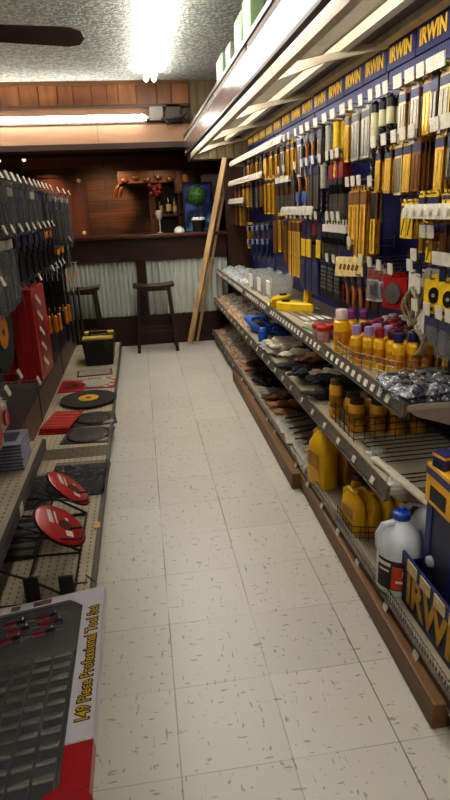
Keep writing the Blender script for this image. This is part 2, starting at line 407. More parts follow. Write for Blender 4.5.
def stool(x, y, label, rz=0):
    s_ = thing('bar_stool', label, 'bar stool', (x, y, 0), (0, 0, rz), 'dark wooden stools at the bar')
    m = wood('stool_wood', '#20120c', '#3a2318', 'Z', .4)
    def fn(u, w): return (-.215+.43*u, -.12+.24*w, .695+.022*abs(2*u-1)**2)
    g = MB().grid(fn, 12, 1); h = MB().grid(lambda u, w: (fn(u, w)[0], fn(u, w)[1], fn(u, w)[2]-.035), 12, 1)
    n0 = len(g.v); g.v += h.v; g.f += [tuple(i+n0 for i in reversed(f)) for f in h.f]; g.fm += h.fm
    ed = [(0, 0), (0, 1)]
    for w in (0, 1):
        idx = [i*2+w for i in range(13)]
        g.f += [(idx[i], idx[i+1], idx[i+1]+n0, idx[i]+n0) for i in range(12)]; g.fm += [0]*12
    for i in (0, 24): g.f.append((i, i+1, i+1+n0, i+n0)); g.fm.append(0)
    g.build('seat', wood('stool_seat', '#2c1a12', '#4a2f22', 'X', .3), s_, bevel=.006)
    L = {}
    for sx_ in (-1, 1):
        for sy_ in (-1, 1):
            a = (sx_*.155, sy_*.085, .68); b = (sx_*.205, sy_*.15, 0); L[sx_, sy_] = (Vector(a), Vector(b))
            MB().bar(a, b, .038, .034).build('leg', m, s_, bevel=.003)
    def at(k, t): return L[k][0].lerp(L[k][1], t)
    for sy_ in (-1, 1): MB().bar(at((-1, sy_), .68), at((1, sy_), .68), .026, .02).build('stretcher', m, s_)
    for sx_ in (-1, 1): MB().bar(at((sx_, -1), .5), at((sx_, 1), .5), .026, .02).build('stretcher', m, s_)
    for sy_ in (-1, 1): MB().bar(at((-1, sy_), .04), at((1, sy_), .04), .05, .02).build('apron', m, s_)
stool(.115, 6.28, 'dark wooden bar stool standing clear before the bar post')
stool(-.66, 6.30, 'dark wooden bar stool partly hidden by the left rack')

# boards leaning in the corner
ln = wood('pine_stud', '#96744c', '#c6a679', 'Z', .55)
o = MB().bar((.475, 6.38, .02), (.965, 6.5, 1.93), .06, .032, roll=.9).build('timber_board', ln, bevel=.004)
tag(o, 'tall pale timber board leaning to the right against the end of the rack', 'board')
o = MB().bar((.56, 6.45, .02), (.93, 6.53, 1.55), .022, .03).build('wooden_batten', wood('batten', '#8d7350', '#b59a70', 'Z'))
tag(o, 'thin wooden batten leaning just behind the tall timber board', 'batten')

# topiary on the bar
tp = thing('topiary', 'small ball topiary in a dark pot on the bar', 'plant', (.675, 6.75, 1.2))
MB().lathe([(.055, 0), (.075, .1), (.08, .1), (.08, .12), (.065, .12), (.06, .1)], seg=16).build('pot', mat('pot_dark', '#1c1816', .5), tp, smooth=True)
MB().tube([(0, 0, .1), (.006, 0, .2), (0, 0, .3)], .009, 6).build('stem', wood('stem', '#33261a', '#4a3824', 'Z'), tp)
lf = MB(); rl = random.Random(3)
for i in range(900):
    d = Vector((rl.gauss(0, 1), rl.gauss(0, 1), rl.gauss(0, 1))).normalized(); c = Vector((0, 0, .375))+d*(.098+rl.random()*.022)
    u = d.orthogonal().normalized(); u = Matrix.Rotation(rl.random()*6.3, 3, d) @ u; w_ = d.cross(u); tl = d*rl.uniform(-.4, .9)
    lf.add([c-u*.007, c+(w_+tl)*.012, c+u*.007, c-(w_-tl)*.010], [(0, 1, 2, 3)], rl.randrange(2))
lf.sphere((0, 0, .375), .1, m=0)
lf.build('foliage', [mat('leaf_a', '#355f29', .5), mat('leaf_b', '#446b2f', .5)], tp)
rb = MB()
for k in range(7): rb.sphere((.05*math.cos(k*.9), .05*math.sin(k*.9), .125), .028, 8, 6)
rb.build('white_pebbles', mat('pebble', '#cfcac2', .6), tp, smooth=True)['kind'] = 'stuff'
# glowing screen behind the topiary
q = NT('screen_glow'); tc = q.n('ShaderNodeTexCoord'); sp = q.n('ShaderNodeSeparateXYZ'); q.l(tc.outputs['Object'], sp.inputs[0])
nz = q.noise(q.coord(), 7); f = q.ramp(sp.outputs[2], .1, .48); c = q.mix(f, lin('#5f9fb4'), lin('#3a2a86'))
c = q.mix(q.ramp(nz, .42, .55), c, lin('#101c38')); q.l(c, q.b.inputs['Emission Color']); q.b.inputs['Emission Strength'].default_value = .45; q.b.inputs['Base Color'].default_value = (.01, .01, .02, 1)
tv = thing('television', 'small glowing blue and purple screen behind the topiary', 'screen', (.73, 7.35, 1.08))
MB().box(-.17, .19, .0, .05, .08, .66).build('casing', mat('tv_black', '#0f0e10', .4), tv, bevel=.006)
MB().box(-.15, .17, -.006, .0, .11, .63).build('screen', q.m, tv)
MB().box(-.1, .1, -.03, .09, .0, .012).box(-.02, .02, .01, .04, .01, .1).build('stand', mat('tv_black', '#0f0e10', .4), tv)
# back bar
bk = thing('back_bar', 'dark wooden back bar with posts, shelf and carved canopy', 'cabinet', (.3, 8.0, 0))
wd = wood('backbar_wood', '#301a10', '#54301c', 'X', .4); wdz = wood('backbar_post', '#2c1910', '#4b2c1b', 'Z', .4)
MB().box(-.5, .9, -.75, .5, 0, .96).build('base_cabinet', wd, bk)
MB().box(-.53, .93, -.8, .5, .96, 1.0).build('top_slab', wd, bk, bevel=.005)
MB().box(.0, .9, .45, .5, 1.0, 1.9).build('back_panel', mat('backbar_black', '#120c0a', .3), bk)
for x in (-.08, .3, .85): MB().box(x-.04, x+.04, .2, .3, 1.0, 1.86).build('post', wdz, bk, bevel=.004)
MB().box(-.5, .95, .05, .5, 1.88, 1.93).build('canopy_board', wd, bk, bevel=.004)
MB().box(-.5, .95, .02, .05, 1.78, 1.9).build('canopy_fascia', wood('fascia_wood', '#47271a', '#6b3f24', 'X', .4), bk)
MB().box(-.1, .85, .2, .46, 1.36, 1.385).build('shelf', wd, bk)
for x in (-.40, -.46):
    c = []
    for i in range(9): a = i/8*PI/2; c.append((x+.14*(1-math.cos(a))-.1, 1.62+.16*math.sin(a)))
    MB().tube([(p[0], .1, p[1]) for p in c], .03, 8).build('corbel', wood('corbel', '#4a2714', '#6e3f22', 'Z', .35), bk, smooth=True)
rw = random.Random(8)
for i in range(9):
    x = -.42+i*.145
    MB().sphere((x, .0, 1.83+rw.uniform(-.02, .02)), .04, 10, 6, sc=(1.2, .4, .8)).build('carving', wood('carving', '#54301a', '#7d4a26', 'X', .3), bk, smooth=True)
def bottle(x, y, z, h, col, label, cat='bottle', name='bottle'):
    b = thing(name, label, cat, (x, y, z), group=None); r_ = h*.13
    MB().lathe([(r_, 0), (r_, h*.6), (r_*.4, h*.74), (r_*.38, h*.93)], seg=12).build('glass_body', mat('bottle_'+col, col, .15, coat=.5), b, smooth=True)
    MB().lathe([(r_*.45, h*.93), (r_*.45, h)], seg=10).build('cap', mat('cap_dark', '#221a14', .4), b)
    MB().lathe([(r_*1.02, h*.15), (r_*1.02, h*.48)], seg=12).build('paper_label', mat('paper_label', '#b8a888', .7), b, smooth=True)
for x, h, c, lb in ((.33, .24, '#4a2a12', 'amber bottle on the back bar shelf left of the middle post'), (.44, .27, '#1d2a18', 'dark green bottle on the back bar shelf beside the amber one'),
                    (.52, .22, '#6a5a42', 'pale bottle on the back bar shelf near the middle post'), (.75, .26, '#2b1a12', 'brown bottle on the back bar shelf behind the screen')):
    bottle(x, 8.3, 1.385, h, c, lb)
d = thing('red_ornament', 'red flower-like ornament hanging under the back bar canopy', 'ornament', (.26, 8.0, 1.7))
rr = random.Random(5)
for i in range(12): MB().sphere((rr.uniform(-.07, .07), rr.uniform(-.03, .03), rr.uniform(-.07, .05)), .035, 8, 6).build('petal', mat('ornament_red', '#5e1716', .5), d, smooth=True)
MB().tube([(0, 0, .05), (0, 0, .2)], .006, 5).build('hanger', mat('cable_black', '#171412', .5), d)
g = thing('goblet', 'pale stemmed goblet standing on the bar left of the topiary', 'glass', (.25, 6.85, 1.2))
MB().lathe([(.04, 0), (.04, .006), (.007, .012), (.007, .13), (.03, .15), (.042, .2), (.036, .24)], seg=14).build('bowl', mat('goblet_glass', '#c7b9a6', .15, coat=.6), g, smooth=True)
g = thing('white_bowl', 'small upturned white bowl on the bar top', 'bowl', (.46, 6.8, 1.2))
MB().lathe([(.06, 0), (.055, .03), (.035, .05), (.02, .055), (.02, .062)], seg=16).build('dish', mat('china_white', '#d9d2c6', .3), g, smooth=True)
p = thing('framed_picture', 'framed portrait-shaped picture leaning above the back bar canopy', 'picture', (.66, 7.98, 1.66))
MB().box(-.15, .15, 0, .02, -.02, .27).build('frame', wdz, p, bevel=.003)
MB().box(-.125, .125, -.004, .0, .005, .245).build('print', mat('print_tan', '#5f4535', .5, var=.5, scale=9), p)
MB().sphere((0, -.005, .16), .05, 10, 8, sc=(.8, .1, 1)).build('pale_oval', mat('print_pale', '#b98b6b', .5), p, smooth=True)
w = thing('white_carton', 'plain white carton at the right of the back bar', 'box', (1.0, 7.6, 1.2))
MB().box(-.16, .2, -.1, .2, .34, .62).build('carton_body', mat('carton_white', '#b9b4aa', .6), w, bevel=.004)
MB().box(-.165, .205, -.105, .205, .6, .63).build('lid', mat('carton_white2', '#a9a59c', .6), w, bevel=.004)
MB().box(-.14, .18, -.08, .18, -.2, .34).build('pedestal', mat('backbar_black', '#120c0a', .3), w)
# framed red-brown panel with pale bolts
f = thing('wall_panel', 'red-brown framed wooden panel with pale corner bolts on plank wall', 'panel', (-1.2, 8.78, 1.52))
MB().box(-.5, .5, -.03, .01, -.4, .4).build('board', wood('panel_board', '#4c2415', '#6a361e', 'Z', .4), f)
for a in ((-.54, -.5, -.44, .44), (.5, .54, -.44, .44)): MB().box(a[0], a[1], -.045, .01, a[2], a[3]).build('frame_rail', wood('panel_frame', '#3b1a10', '#55291a', 'Z'), f)
for z0 in (-.44, .4): MB().box(-.5, .5, -.045, .01, z0, z0+.04).build('frame_rail', wood('panel_frame2', '#3b1a10', '#55291a', 'X'), f)
for x in (-.45, .45):
    for z0 in (-.34, .35): MB().lathe([(.028, 0), (.026, .012), (.012, .02)], axis='Y', seg=12).xf(Matrix.Translation((x, -.03, z0)) @ Matrix.Rotation(PI, 4, 'Z')).build('bolt', mat('bolt_pale', '#e6d9c4', .3), f, smooth=True)
# ================================================================ RACKING
YN = 1.74; SEC = (FAR-YN)/4           # near end of the shelves, length of one four-foot section
PX = 1.23                             # face of the right pegboard
steel = mat('beige_steel', '#97897a', .45, .15, scale=8); lipm = mat('lip_steel', '#6f665c', .42, .45, scale=60, var=.3)
deckm = mat('deck_steel', '#a79c86', .5, .1, scale=6); under = mat('under_steel', '#4d453b', .6)
tagw = mat('price_paper', '#c9c3b4', .6, var=.2, scale=160)
navy = dots('navy_pegboard', '#2b3175', '#0d0f2c', .0254, .2, kill=0, stretch=.55, slot=2, rough=.45)
navyp = mat('navy_paint', '#262c66', .4); yel = mat('irwin_yellow', '#ffcb38', .5)
secname = ['nearest', 'second', 'third', 'fourth', 'farthest']
def rail_tags(parent, x, y0, y1, z, n, rnd, w=.024, h=.026, tilt=.35):
    me = None
    for i in range(n):
        if rnd.random() < .12: continue
        y = y0+(y1-y0)*(i+.5)/n
        o = bpy.data.objects.new('price_tag', TAGMESH); COL.objects.link(o); o.parent = parent
        o.location = (x, y, z); o.rotation_euler = (0, tilt, 0)
TAGMESH = MB().box(-.002, .001, -.015, .015, -.0125, .0125).mesh('price_tag', tagw)
rt_ = random.Random(21)
L2 = 24
# bodies of the rack: base deck, kick plate, pegboard, header
for k in range(5):
    y0 = YN+SEC*(k-1); y1 = y0+SEC
    g = thing('gondola_rack', 'blue pegboard rack section on beige steel base, %s section along the right wall' % secname[k], 'rack', (PX, y0, 0), group='right rack sections')
    L = SEC
    MB().box(-.465, 0, .002, L-.002, .1, .12).build('base_deck', deckm, g, bevel=.002)
    MB().box(-.42, -.4, 0, L, 0, .1).build('kick_plate', under, g)
    lp = MB().box(-.48, -.465, .002, L-.002, .075, .125); lp.box(-.487, -.48, .002, L-.002, .075, .082); lp.box(-.487, -.48, .002, L-.002, .118, .125)
    lp = lp.build('front_lip', lipm, g)
    if k < 2:      # chrome wire fence along the near base deck
        fe = MB()
        n = int(L/.017)
        for i in range(n): fe.box(-.474, -.4715, .006+i*L/n, .0095+i*L/n, .122, .152)
        fe.build('wire_fence', mat('chrome', '#d5d2c8', .4, .3), g)
        fr_ = MB().tube([(-.4705, 0, .151), (-.4705, L, .151)], .0026, 5); fr_.build('fence_rail', mat('rail_dark', '#3a3632', .4, .5), g)
    rail_tags(g, -.489, .02, L-.02, .1, 5, rt_)
    MB().box(0, .03, .004, L-.004, .12, 2.01).build('pegboard', navy, g)
    for i in range(4):
        hp = MB().box(-.012, .03, i*L/4+.004, (i+1)*L/4-.004, 2.012, 2.13).build('header_panel', navyp, g, bevel=.003)
        text('IRWIN', .088, yel, hp, 'sign_lettering', basis((0, -1, 0), (0, 0, 1), (-.014, (i+.5)*L/4, 2.04)), .001, .0025, 'CENTER', .9)
    for y in ((.013, L-.013) if k == 4 else (.013,)): MB().box(-.004, .04, y-.012, y+.012, 0, 2.14).build('upright', mat('upright_navy', '#23264a', .4), g)
    MB().box(.03, .5, .0, L, 0, 2.1).build('back_half', under, g)

def shelf(x0, z, k, word, n):
    y0 = YN+SEC*k; L = SEC; nm = ['nearest', 'second', 'third', 'farthest'][k]
    s_ = thing('metal_shelf', '%s beige metal shelf of the right rack, %s section' % (word, nm+(' from near end' if k in (1, 2) else ' four-foot')), 'shelf', (x0, y0, z), group='right rack shelves')
    D = PX-x0
    MB().box(.012, D, .001, L-.001, -.022, 0).build('deck', deckm, s_, bevel=.002)
    lp = MB().prism([(0, -.042), (.012, -.042), (.014, .012), (.004, .014), (-.006, -.026)], .001, L-.001, 'XZ')
    lp.box(-.01, .0, .001, L-.001, -.044, -.038); lp.build('front_lip', lipm, s_)
    rail_tags(s_, -.0055, .02, L-.02, -.014, n, rt_)
    for y in (.004, L-.012):
        MB().prism([(.02, -.022), (D, -.022), (D, -.15), (D-.04, -.15), (.05, -.045)], y, y+.008, 'XZ').build('bracket', steel, s_)
    return s_
for k in range(4):
    shelf(.83, .785, k, 'upper', 17)
    shelf(.785, .475, k, 'middle', 6)

# canopy overhead
q = NT('brushed_fascia'); n = q.ramp(q.noise(q.coord((1, 1, .06)), 60), .3, .7)
q.l(q.mix(n, lin('#7b7069'), lin('#93887f')), q.b.inputs['Base Color']); q.b.inputs['Metallic'].default_value = .75; q.b.inputs['Roughness'].default_value = .24
fasc = q.m; cream = mat('cream_steel', '#cfc6ae', .4, .0, scale=9); dark_trim = mat('dark_trim', '#2b2422', .35, .3)
for k in range(5):
    y0 = YN+SEC*(k-1); L = SEC
    c = thing('canopy', 'overhead metal canopy with cream brackets, %s section above the right rack' % secname[k], 'canopy', (.55, y0, 2.0), group='rack canopy sections')
    for i in range(3):
        MB().prism([(-.0, -.03), (.012, -.03), (.022, .14), (.008, .14)], i*L/3+.003, (i+1)*L/3-.003, 'XZ').build('fascia_panel', fasc, c)
    MB().prism([(-.004, .138), (.06, .138), (.06, .16), (-.004, .16)], 0, L, 'XZ').build('top_trim', dark_trim, c)
    MB().box(-.006, .02, 0, L, -.042, -.028).build('bottom_trim', dark_trim, c)
    MB().prism([(.052, -.06), (.085, -.06), (.1, .01), (.065, .01)], 0, L, 'XZ').build('front_rail', cream, c)
    MB().prism([(.42, .088), (.46, .088), (.46, .13), (.42, .13)], 0, L, 'XZ').build('middle_rail', cream, c)
    MB().box(.6, .655, 0, L, .11, .14).build('rear_rail', cream, c)
    MB().prism([(.022, .132), (.66, .142), (.66, .15), (.022, .138)], 0, L, 'XZ').build('roof_sheet', mat('roof_sheet', '#8b8374', .5), c)
    MB().prism([(.06, -.02), (.1, -.03), (.36, .05), (.66, .105), (.66, .14), (.06, .02)], L-.035, L, 'XZ').build('bracket_arm', cream, c)
# tubes hidden behind the canopy's front rail light the goods
for k in range(5):
    y0 = YN+SEC*(k-1)
    fixture('slim fluorescent tube behind the front rail of the canopy, %s section' % secname[k], (.69, y0+.03, 2.128), (.69, y0+SEC-.03, 2.128), 1, (0, 0, -1), L2)
for k in range(5):
    y0 = YN+SEC*(k-1)
    fixture('slim tube added behind the canopy fascia to brighten the rail, %s section' % secname[k], (.59, y0+.03, 2.125), (.59, y0+SEC-.03, 2.125), 1, (0, 0, -1), 7)  # extra tubes added so that the cream front rail reads bright
# cartons standing on the canopy
for i, (y, h, w_, col, lb) in enumerate(((4.5, .27, .3, '#7f9b74', 'pale green carton standing on the canopy, farthest of the four'), (4.1, .25, .2, '#7d827b', 'grey carton standing on the canopy between the green ones'),
        (3.72, .3, .26, '#5f7d52', 'dark green carton standing on the canopy, nearest but one'), (3.45, .32, .22, '#8aa377', 'light green carton on the canopy closest to the viewer'))):
    b = thing('carton', lb, 'carton', (.68, y, 2.15), group='cartons on the canopy')
    MB().box(-.03, .04, -w_/2, w_/2, .0, h).build('carton_body', mat('carton'+col, col, .6), b, bevel=.003)
    MB().box(-.033, -.03, -w_*.35, w_*.35, h*.45, h*.9).build('printed_panel', mat('print'+col, '#a9b0a0', .6, var=.3, scale=30), b)
    MB().box(-.025, .035, -w_*.46, w_*.46, h, h+.004).build('lid_flap', mat('flap'+col, col, .7), b)

# left rack
LX = -.74; LL = (6.22-1.42)/4
pegL = dots('plum_pegboard', '#231f33', '#0a0910', .0254, .17, kill=0)
perf = dots('perforated_deck', '#b0a48e', '#766a59', .03, .13, kill=2, rough=.5, stretch=.5, slot=1)
for k in range(5):
    y0 = 1.42+LL*(k-1); L = LL
    g = thing('gondola_rack', 'low steel rack with dark pegboard, %s section along the left side' % secname[k], 'rack', (LX, y0, 0), group='left rack sections')
    MB().box(0, .455, .002, L-.002, .1, .12).build('base_deck', perf, g, bevel=.002)
    MB().box(.42, .43, 0, L, 0, .1).build('kick_plate', under, g)
    MB().box(.455, .47, .002, L-.002, .07, .126).build('front_lip', mat('lip_dark', '#5d544b', .45, .35), g, bevel=.002)
    MB().box(-.03, 0, .002, L-.002, .12, .31).build('lower_panel', mat('brown_steel', '#6a5c4c', .5), g)
    MB().box(-.03, 0, .002, L-.002, .31, 1.6).build('pegboard', pegL, g)
    for y in ((.013, L-.013) if k == 4 else (.013,)): MB().box(-.036, .004, y-.012, y+.012, 0, 1.62).build('upright', mat('upright_dark', '#2a2629', .45), g)
    MB().box(-.45, -.03, 0, L, 0, 1.55).build('back_half', under, g)
s_ = thing('perforated_shelf', 'beige perforated metal shelf with dark front lip on the left rack', 'shelf', (LX, 1.0, .45))
MB().box(0, .225, 0, 1.6, -.02, 0).build('deck', perf, s_, bevel=.002)
MB().prism([(.225, -.045), (.236, -.045), (.24, .004), (.225, .006)], 0, 1.6, 'XZ').build('front_lip', mat('lip_black', '#2a2522', .4), s_)
for y in (.01, 1.58): MB().prism([(.0, -.02), (.21, -.02), (.03, -.13), (0, -.13)], y, y+.008, 'XZ').build('bracket', steel, s_)
for y in (.55, .95): MB().box(.238, .242, y, y+.05, -.04, .0).build('price_tag', tagw, s_)

# lumber on the floor along the right rack
lum = wood('lumber', '#604329', '#8a6540', 'Y', .5, 10)
o = MB().bar((.755, 1.19, .047), (.80, 3.35, .047), .09, .088).build('timber_beam', lum, bevel=.006)
tag(o, 'long brown timber beam on the floor along the near right rack', 'timber')
o = MB().bar((.743, 2.72, .047), (.757, 4.83, .047), .09, .088).build('timber_beam', lum, bevel=.006)
tag(o, 'brown timber beam on the floor with its end at mid aisle, farther one', 'timber')
o = MB().bar((.80, 4.9, .04), (.81, 6.4, .04), .07, .075).build('timber_beam', wood('lumber_dark', '#3b2417', '#55361f', 'Y', .5), bevel=.004)
tag(o, 'dark timber strip tucked under the far end of the right rack', 'timber')
# loose white strip lying over the end of the middle shelf
o = MB().bar((.835, 1.98, .492), (.88, 1.56, .486), .03, .012).build('shelf_strip', mat('strip_white', '#cfc6b4', .5), bevel=.002)
tag(o, 'loose white strip jutting past the near end of the middle shelf', 'strip')
# ================================================================ HOOKS AND HANGING PACKS
# every pack hangs from local (0,0,0); its face looks along -X, its width runs along Y
wire = mat('hook_wire', '#8f8c88', .3, .85); wired = mat('hook_wire_dark', '#2b2a2c', .4, .5)
gold = mat('card_gold', '#d8aa3a', .45, scale=40, var=.25); palegold = mat('card_pale_gold', '#e3cf8e', .4, scale=40, var=.18)
cwhite = mat('card_white', '#dcd6c8', .45, var=.12, scale=50); cyel = mat('card_yellow', '#e3bd22', .45, var=.15, scale=40)
cbrown = mat('card_brown', '#7a4d20', .55, var=.3, scale=40); cnavy = mat('card_navy', '#1f2755', .4, var=.2, scale=50)
cgrey = mat('card_grey', '#a6a498', .4, var=.2, scale=60); cred = mat('card_red', '#a81d1c', .4, var=.15, scale=30)
cblack = mat('card_black', '#17161a', .4, var=.3, scale=50); blade = mat('blade_metal', '#9a958a', .3, .8, scale=60)
dbit = mat('bit_black', '#26262a', .3, .6); orange = mat('grip_orange', '#c9801f', .45); bluep = mat('plastic_blue', '#3e62a0', .4)
brownm = mat('bit_bronze', '#6a4a26', .4, .5); film = clear('clear_film', '#a9adb3', .84, .05)

def mk_pack(kind, w, h):
    """returns a Proto; (w, h) = width along the rack, drop"""
    D = DESC[kind]; hw = w/2
    face, back, hd = {'gold': (gold, cbrown, cnavy), 'pale': (palegold, cbrown, cnavy), 'white': (cwhite, cbrown, cnavy), 'yel': (cyel, cbrown, cnavy),
        'brn': (cbrown, cbrown, cnavy), 'grey': (cgrey, cgrey, cblack), 'blue': (cwhite, cnavy, bluep), 'dark': (cblack, cblack, cnavy),
        'dclear': (cblack, cblack, cgrey), 'black': (cblack, cblack, cnavy), 'lclear': (cgrey, cblack, cgrey), 'ycard': (cyel, cyel, cblack)}.get(kind, (gold, cbrown, cnavy))
    r = None
    def root(mb, nm, m, **kw):
        o = mb.build(nm, m, **kw); tag(o, D[0], D[1]); return o
    if kind in ('gold', 'pale', 'white', 'yel', 'brn', 'blue', 'dark', 'grey'):
        c = MB().prism([(-hw, -h), (hw, -h), (hw, -.004), (hw*.45, .014), (-hw*.45, .014), (-hw, -.004)], -.002, .002, 'YZ', 0)
        c.box(-.0022, .0022, -hw-.0004, -hw+.0012, -h, -.005, 1)
        r = root(c, D[2], [face, back])
        MB().box(-.0035, -.002, -hw*.96, hw*.96, -.036, -.008).build('header_label', hd, r)
        b = MB()
        for i in range(2):
            y = -hw*.45+i*hw*.9
            b.box(-.0055, -.002, y-hw*.28, y+hw*.28, -h*.94, -.045)
        b.build('blade', blade if kind not in ('yel', 'gold', 'brn') else mat('blade_'+kind, {'yel': '#b8922a', 'gold': '#ecc862', 'brn': '#8c6030'}[kind], .3, .4), r)
    elif kind in ('long', 'longdark'):
        c = MB().box(-.003, .003, -hw, hw, -h, -.01, 0); c.box(-.0034, .0034, -hw-.0005, -hw+.002, -h, -.01, 1); c.box(-.002, .002, -.006, .006, -.012, .014)
        r = root(c, D[2], [gold if kind == 'long' else cyel, cbrown])
        MB().box(-.0042, -.003, -hw*.9, hw*.9, -.07 if kind == 'long' else -h*.45, -.015).build('header_label', cbrown if kind == 'long' else cblack, r)
        MB().box(-.0048, -.003, -hw*.15, hw*.35, -h*.96, -.08 if kind == 'long' else -h*.47).build('blade', mat('blade_long', '#b07c24', .35, .4), r)
    elif kind in ('bit', 'ybit', 'sbit'):
        c = MB().lathe([(hw*.5, -.035), (hw*.5, -.004), (hw*.3, .0), (.004, .012)], (0, 0, 0), 10)
        r = root(c, D[2], cblack if kind == 'bit' else (cyel if kind == 'ybit' else cgrey), smooth=True)
        MB().lathe([(hw*.47, -h*.48), (hw*.47, -.035)], seg=10).build('paper_sleeve', mat('sleeve_pale', '#bdb893', .5) if kind == 'bit' else (cyel if kind == 'ybit' else cgrey), r, smooth=True)
        vs = []; n = 26
        m_ = MB(); 
        def fn(u, t):
            a = t*2*PI; rr = hw*.36*(1 if abs(math.sin(a)) < .75 else .55); a2 = a+u*14
            return (rr*math.cos(a2), rr*math.sin(a2), -h*.46-u*h*.54)
        m_.grid(fn, n, 8).build('drill_bit', dbit if kind != 'ybit' else mat('bit_yellow', '#c9a02a', .35, .5), r)
    elif kind == 'loop':
        c = MB().box(-.001, .001, -hw, hw, -.05, .014); r = root(c, D[2], cblack)
        for s_ in (-1, 1):
            pts = [(0, s_*hw*(.1+.75*math.sin(PI*i/8)), -.04-h*.55*i/8) for i in range(9)]
            MB().tube(pts, .009, 6).build('handle', mat('grip_bronze', '#9a5f24', .45) if s_ < 0 else cblack, r, smooth=True)
        MB().prism([(-hw*.4, -h*.58), (hw*.4, -h*.58), (hw*.18, -h*.98), (-hw*.18, -h*.98)], -.006, .006, 'YZ').build('jaw', mat('jaw_blue', '#a9b4cc', .3, .5), r)
        MB().box(-.008, -.002, -hw*.8, hw*.8, -h*.75, -h*.52).build('paper_band', bluep, r)
    elif kind in ('redrod', 'brnrod', 'blkrod'):
        col = {'redrod': mat('header_red', '#7c1c22', .4), 'brnrod': cwhite, 'blkrod': cwhite}[kind]
        top = .08 if kind == 'redrod' else .05
        c = MB().box(-.006, .006, -hw, hw, -top, -.012); c.box(-.002, .002, -.008, .008, -.013, .014); r = root(c, D[2], col)
        rb_ = MB()
        for i in range(3):
            y = -hw*.66+i*hw*.66
            rb_.lathe([(.0035, -h), (.0035, -top)], (0, y, 0), 6, 1); rb_.lathe([(.0065, -h*.55), (.0065, -top)], (-.002, y, 0), 6)
        rb_.build('rod', [{'redrod': dbit, 'brnrod': brownm, 'blkrod': cblack}[kind], blade], r, smooth=True)
        MB().box(-.009, .009, -hw*1.02, hw*1.02, -top-.03, -top).build('plastic_clip', cblack, r)
    elif kind == 'navyyel':
        c = MB().box(-.003, .003, -hw, hw, -h, -.005); c.box(-.002, .002, -.008, .008, -.006, .014); r = root(c, D[2], cnavy)
        MB().box(-.009, -.003, -hw*.85, hw*.85, -h*.96, -h*.48).build('blister', cyel, r, bevel=.003)
        MB().box(-.005, -.003, -hw*.7, hw*.7, -h*.4, -h*.1).build('printed_label', mat('print_dark', '#3a3044', .5, var=.5, scale=90), r)
    elif kind == 'redlong':
        c = MB().box(-.004, .021, -hw, hw, -h, -.01); c.box(-.002, .002, -.02, .02, -.012, .016); r = root(c, D[2], cred, bevel=.003)
        MB().prism([(-hw*.8, -h*.93), (hw*.5, -h*.93), (hw*.85, -h*.1), (-hw*.45, -h*.1)], -.0062, -.004, 'YZ').build('saw_blade', mat('blade_redwash', '#8e1616', .3, .3), r)
        l = MB()
        for i in range(5): l.obox((-.0068, hw*.15, -h*(.16+.17*i)), (.001, hw*.7, .022), (.5, 0, 0))
        l.build('white_print', cwhite, r)
    elif kind in ('screwtool', 'ltool'):
        c = MB().lathe([(.011, -h), (.014, -h*.94), (.011, -h*.84), (.013, -h*.72), (.006, -h*.7)], seg=8); r = root(c, D[2], orange if kind == 'screwtool' else cblack, smooth=True)
        MB().lathe([(.006, -h*.71), (.006, -.02)], seg=6).build('shaft', mat('shaft_dark', '#2d2624', .35, .6), r, smooth=True)
        MB().box(-.002, .002, -.02, .02, -.07, .014).build('hang_card', cgrey if kind == 'ltool' else cblack, r)
    elif kind in ('lblade',):
        c = MB().box(-.006, .006, -hw, hw, -h, -h*.32); r = root(c, D[2], cblack, bevel=.004)
        MB().box(-.004, .004, -hw*.8, hw*.8, -h*.33, -.0).build('sleeve', cgrey, r)
        MB().box(-.0065, -.0038, -hw*.82, hw*.82, -h*.2, -h*.12).build('orange_label', orange, r)
        MB().box(-.002, .002, -.01, .01, -.002, .016).build('hang_tab', cblack, r)
    elif kind in ('dclear', 'lclear', 'black', 'obk'):
        c = MB().box(-.002, .002, -hw, hw, -h, -.004); c.box(-.002, .002, -.012, .012, -.005, .014); r = root(c, D[2], {'dclear': cblack, 'lclear': mat('card_slate', '#3c3c46', .4, var=.4, scale=60), 'black': cblack, 'obk': cblack}[kind])
        MB().box(-.004, -.002, -hw*.95, hw*.95, -.04, -.006).build('header_label', {'dclear': mat('lab_slate', '#3f424e', .4, var=.4, scale=80), 'lclear': cgrey, 'black': cnavy, 'obk': orange}[kind], r)
        rb_ = MB()
        for i in range(3): rb_.box(-.01, -.002, -hw*.75+i*hw*.55, -hw*.75+i*hw*.55+hw*.3, -h*.92, -.05-.02*i, 1 if i == 2 and kind in ('dclear', 'lclear') else 0)
        rb_.build('blade', [{'dclear': mat('blade_dim', '#77757a', .3, .7), 'lclear': blade, 'black': dbit, 'obk': dbit}[kind], mat('blade_glint', '#d5d6dc', .15, .9, var=.3, scale=30)], r)  # the one bright strip paints glints into the clear packs
        if kind in ('dclear', 'lclear'): MB().box(-.014, -.011, -hw, hw, -h*.98, -.045).build('clear_cover', film, r)
    elif kind == 'ycard':
        c = MB().box(-.002, .002, -hw, hw, -h, 0); c.box(-.002, .002, -.01, .01, -.001, .014); r = root(c, D[2], cyel)
        MB().obox((-.0025, 0, -h*.62), (.002, hw*.25, h*.6), (.35, 0, 0)).build('black_mark', cblack, r)
        MB().box(-.003, -.002, -hw*.8, hw*.8, -h*.3, -h*.08).build('header_label', cnavy, r)
    elif kind == 'disccard':
        c = MB().box(-.003, .003, -hw, hw, -h, 0); c.box(-.003, .003, -.014, .014, -.001, .018); r = root(c, D[2], cyel)
        e = MB().lathe([(hw*.62, 0), (hw*.6, .004)], (-.0072, 0, 0), 24, axis='X'); e.v = [(a, b*.8, z*1.05-h*.45) for a, b, z in e.v]
        e.build('black_disc', cblack, r)
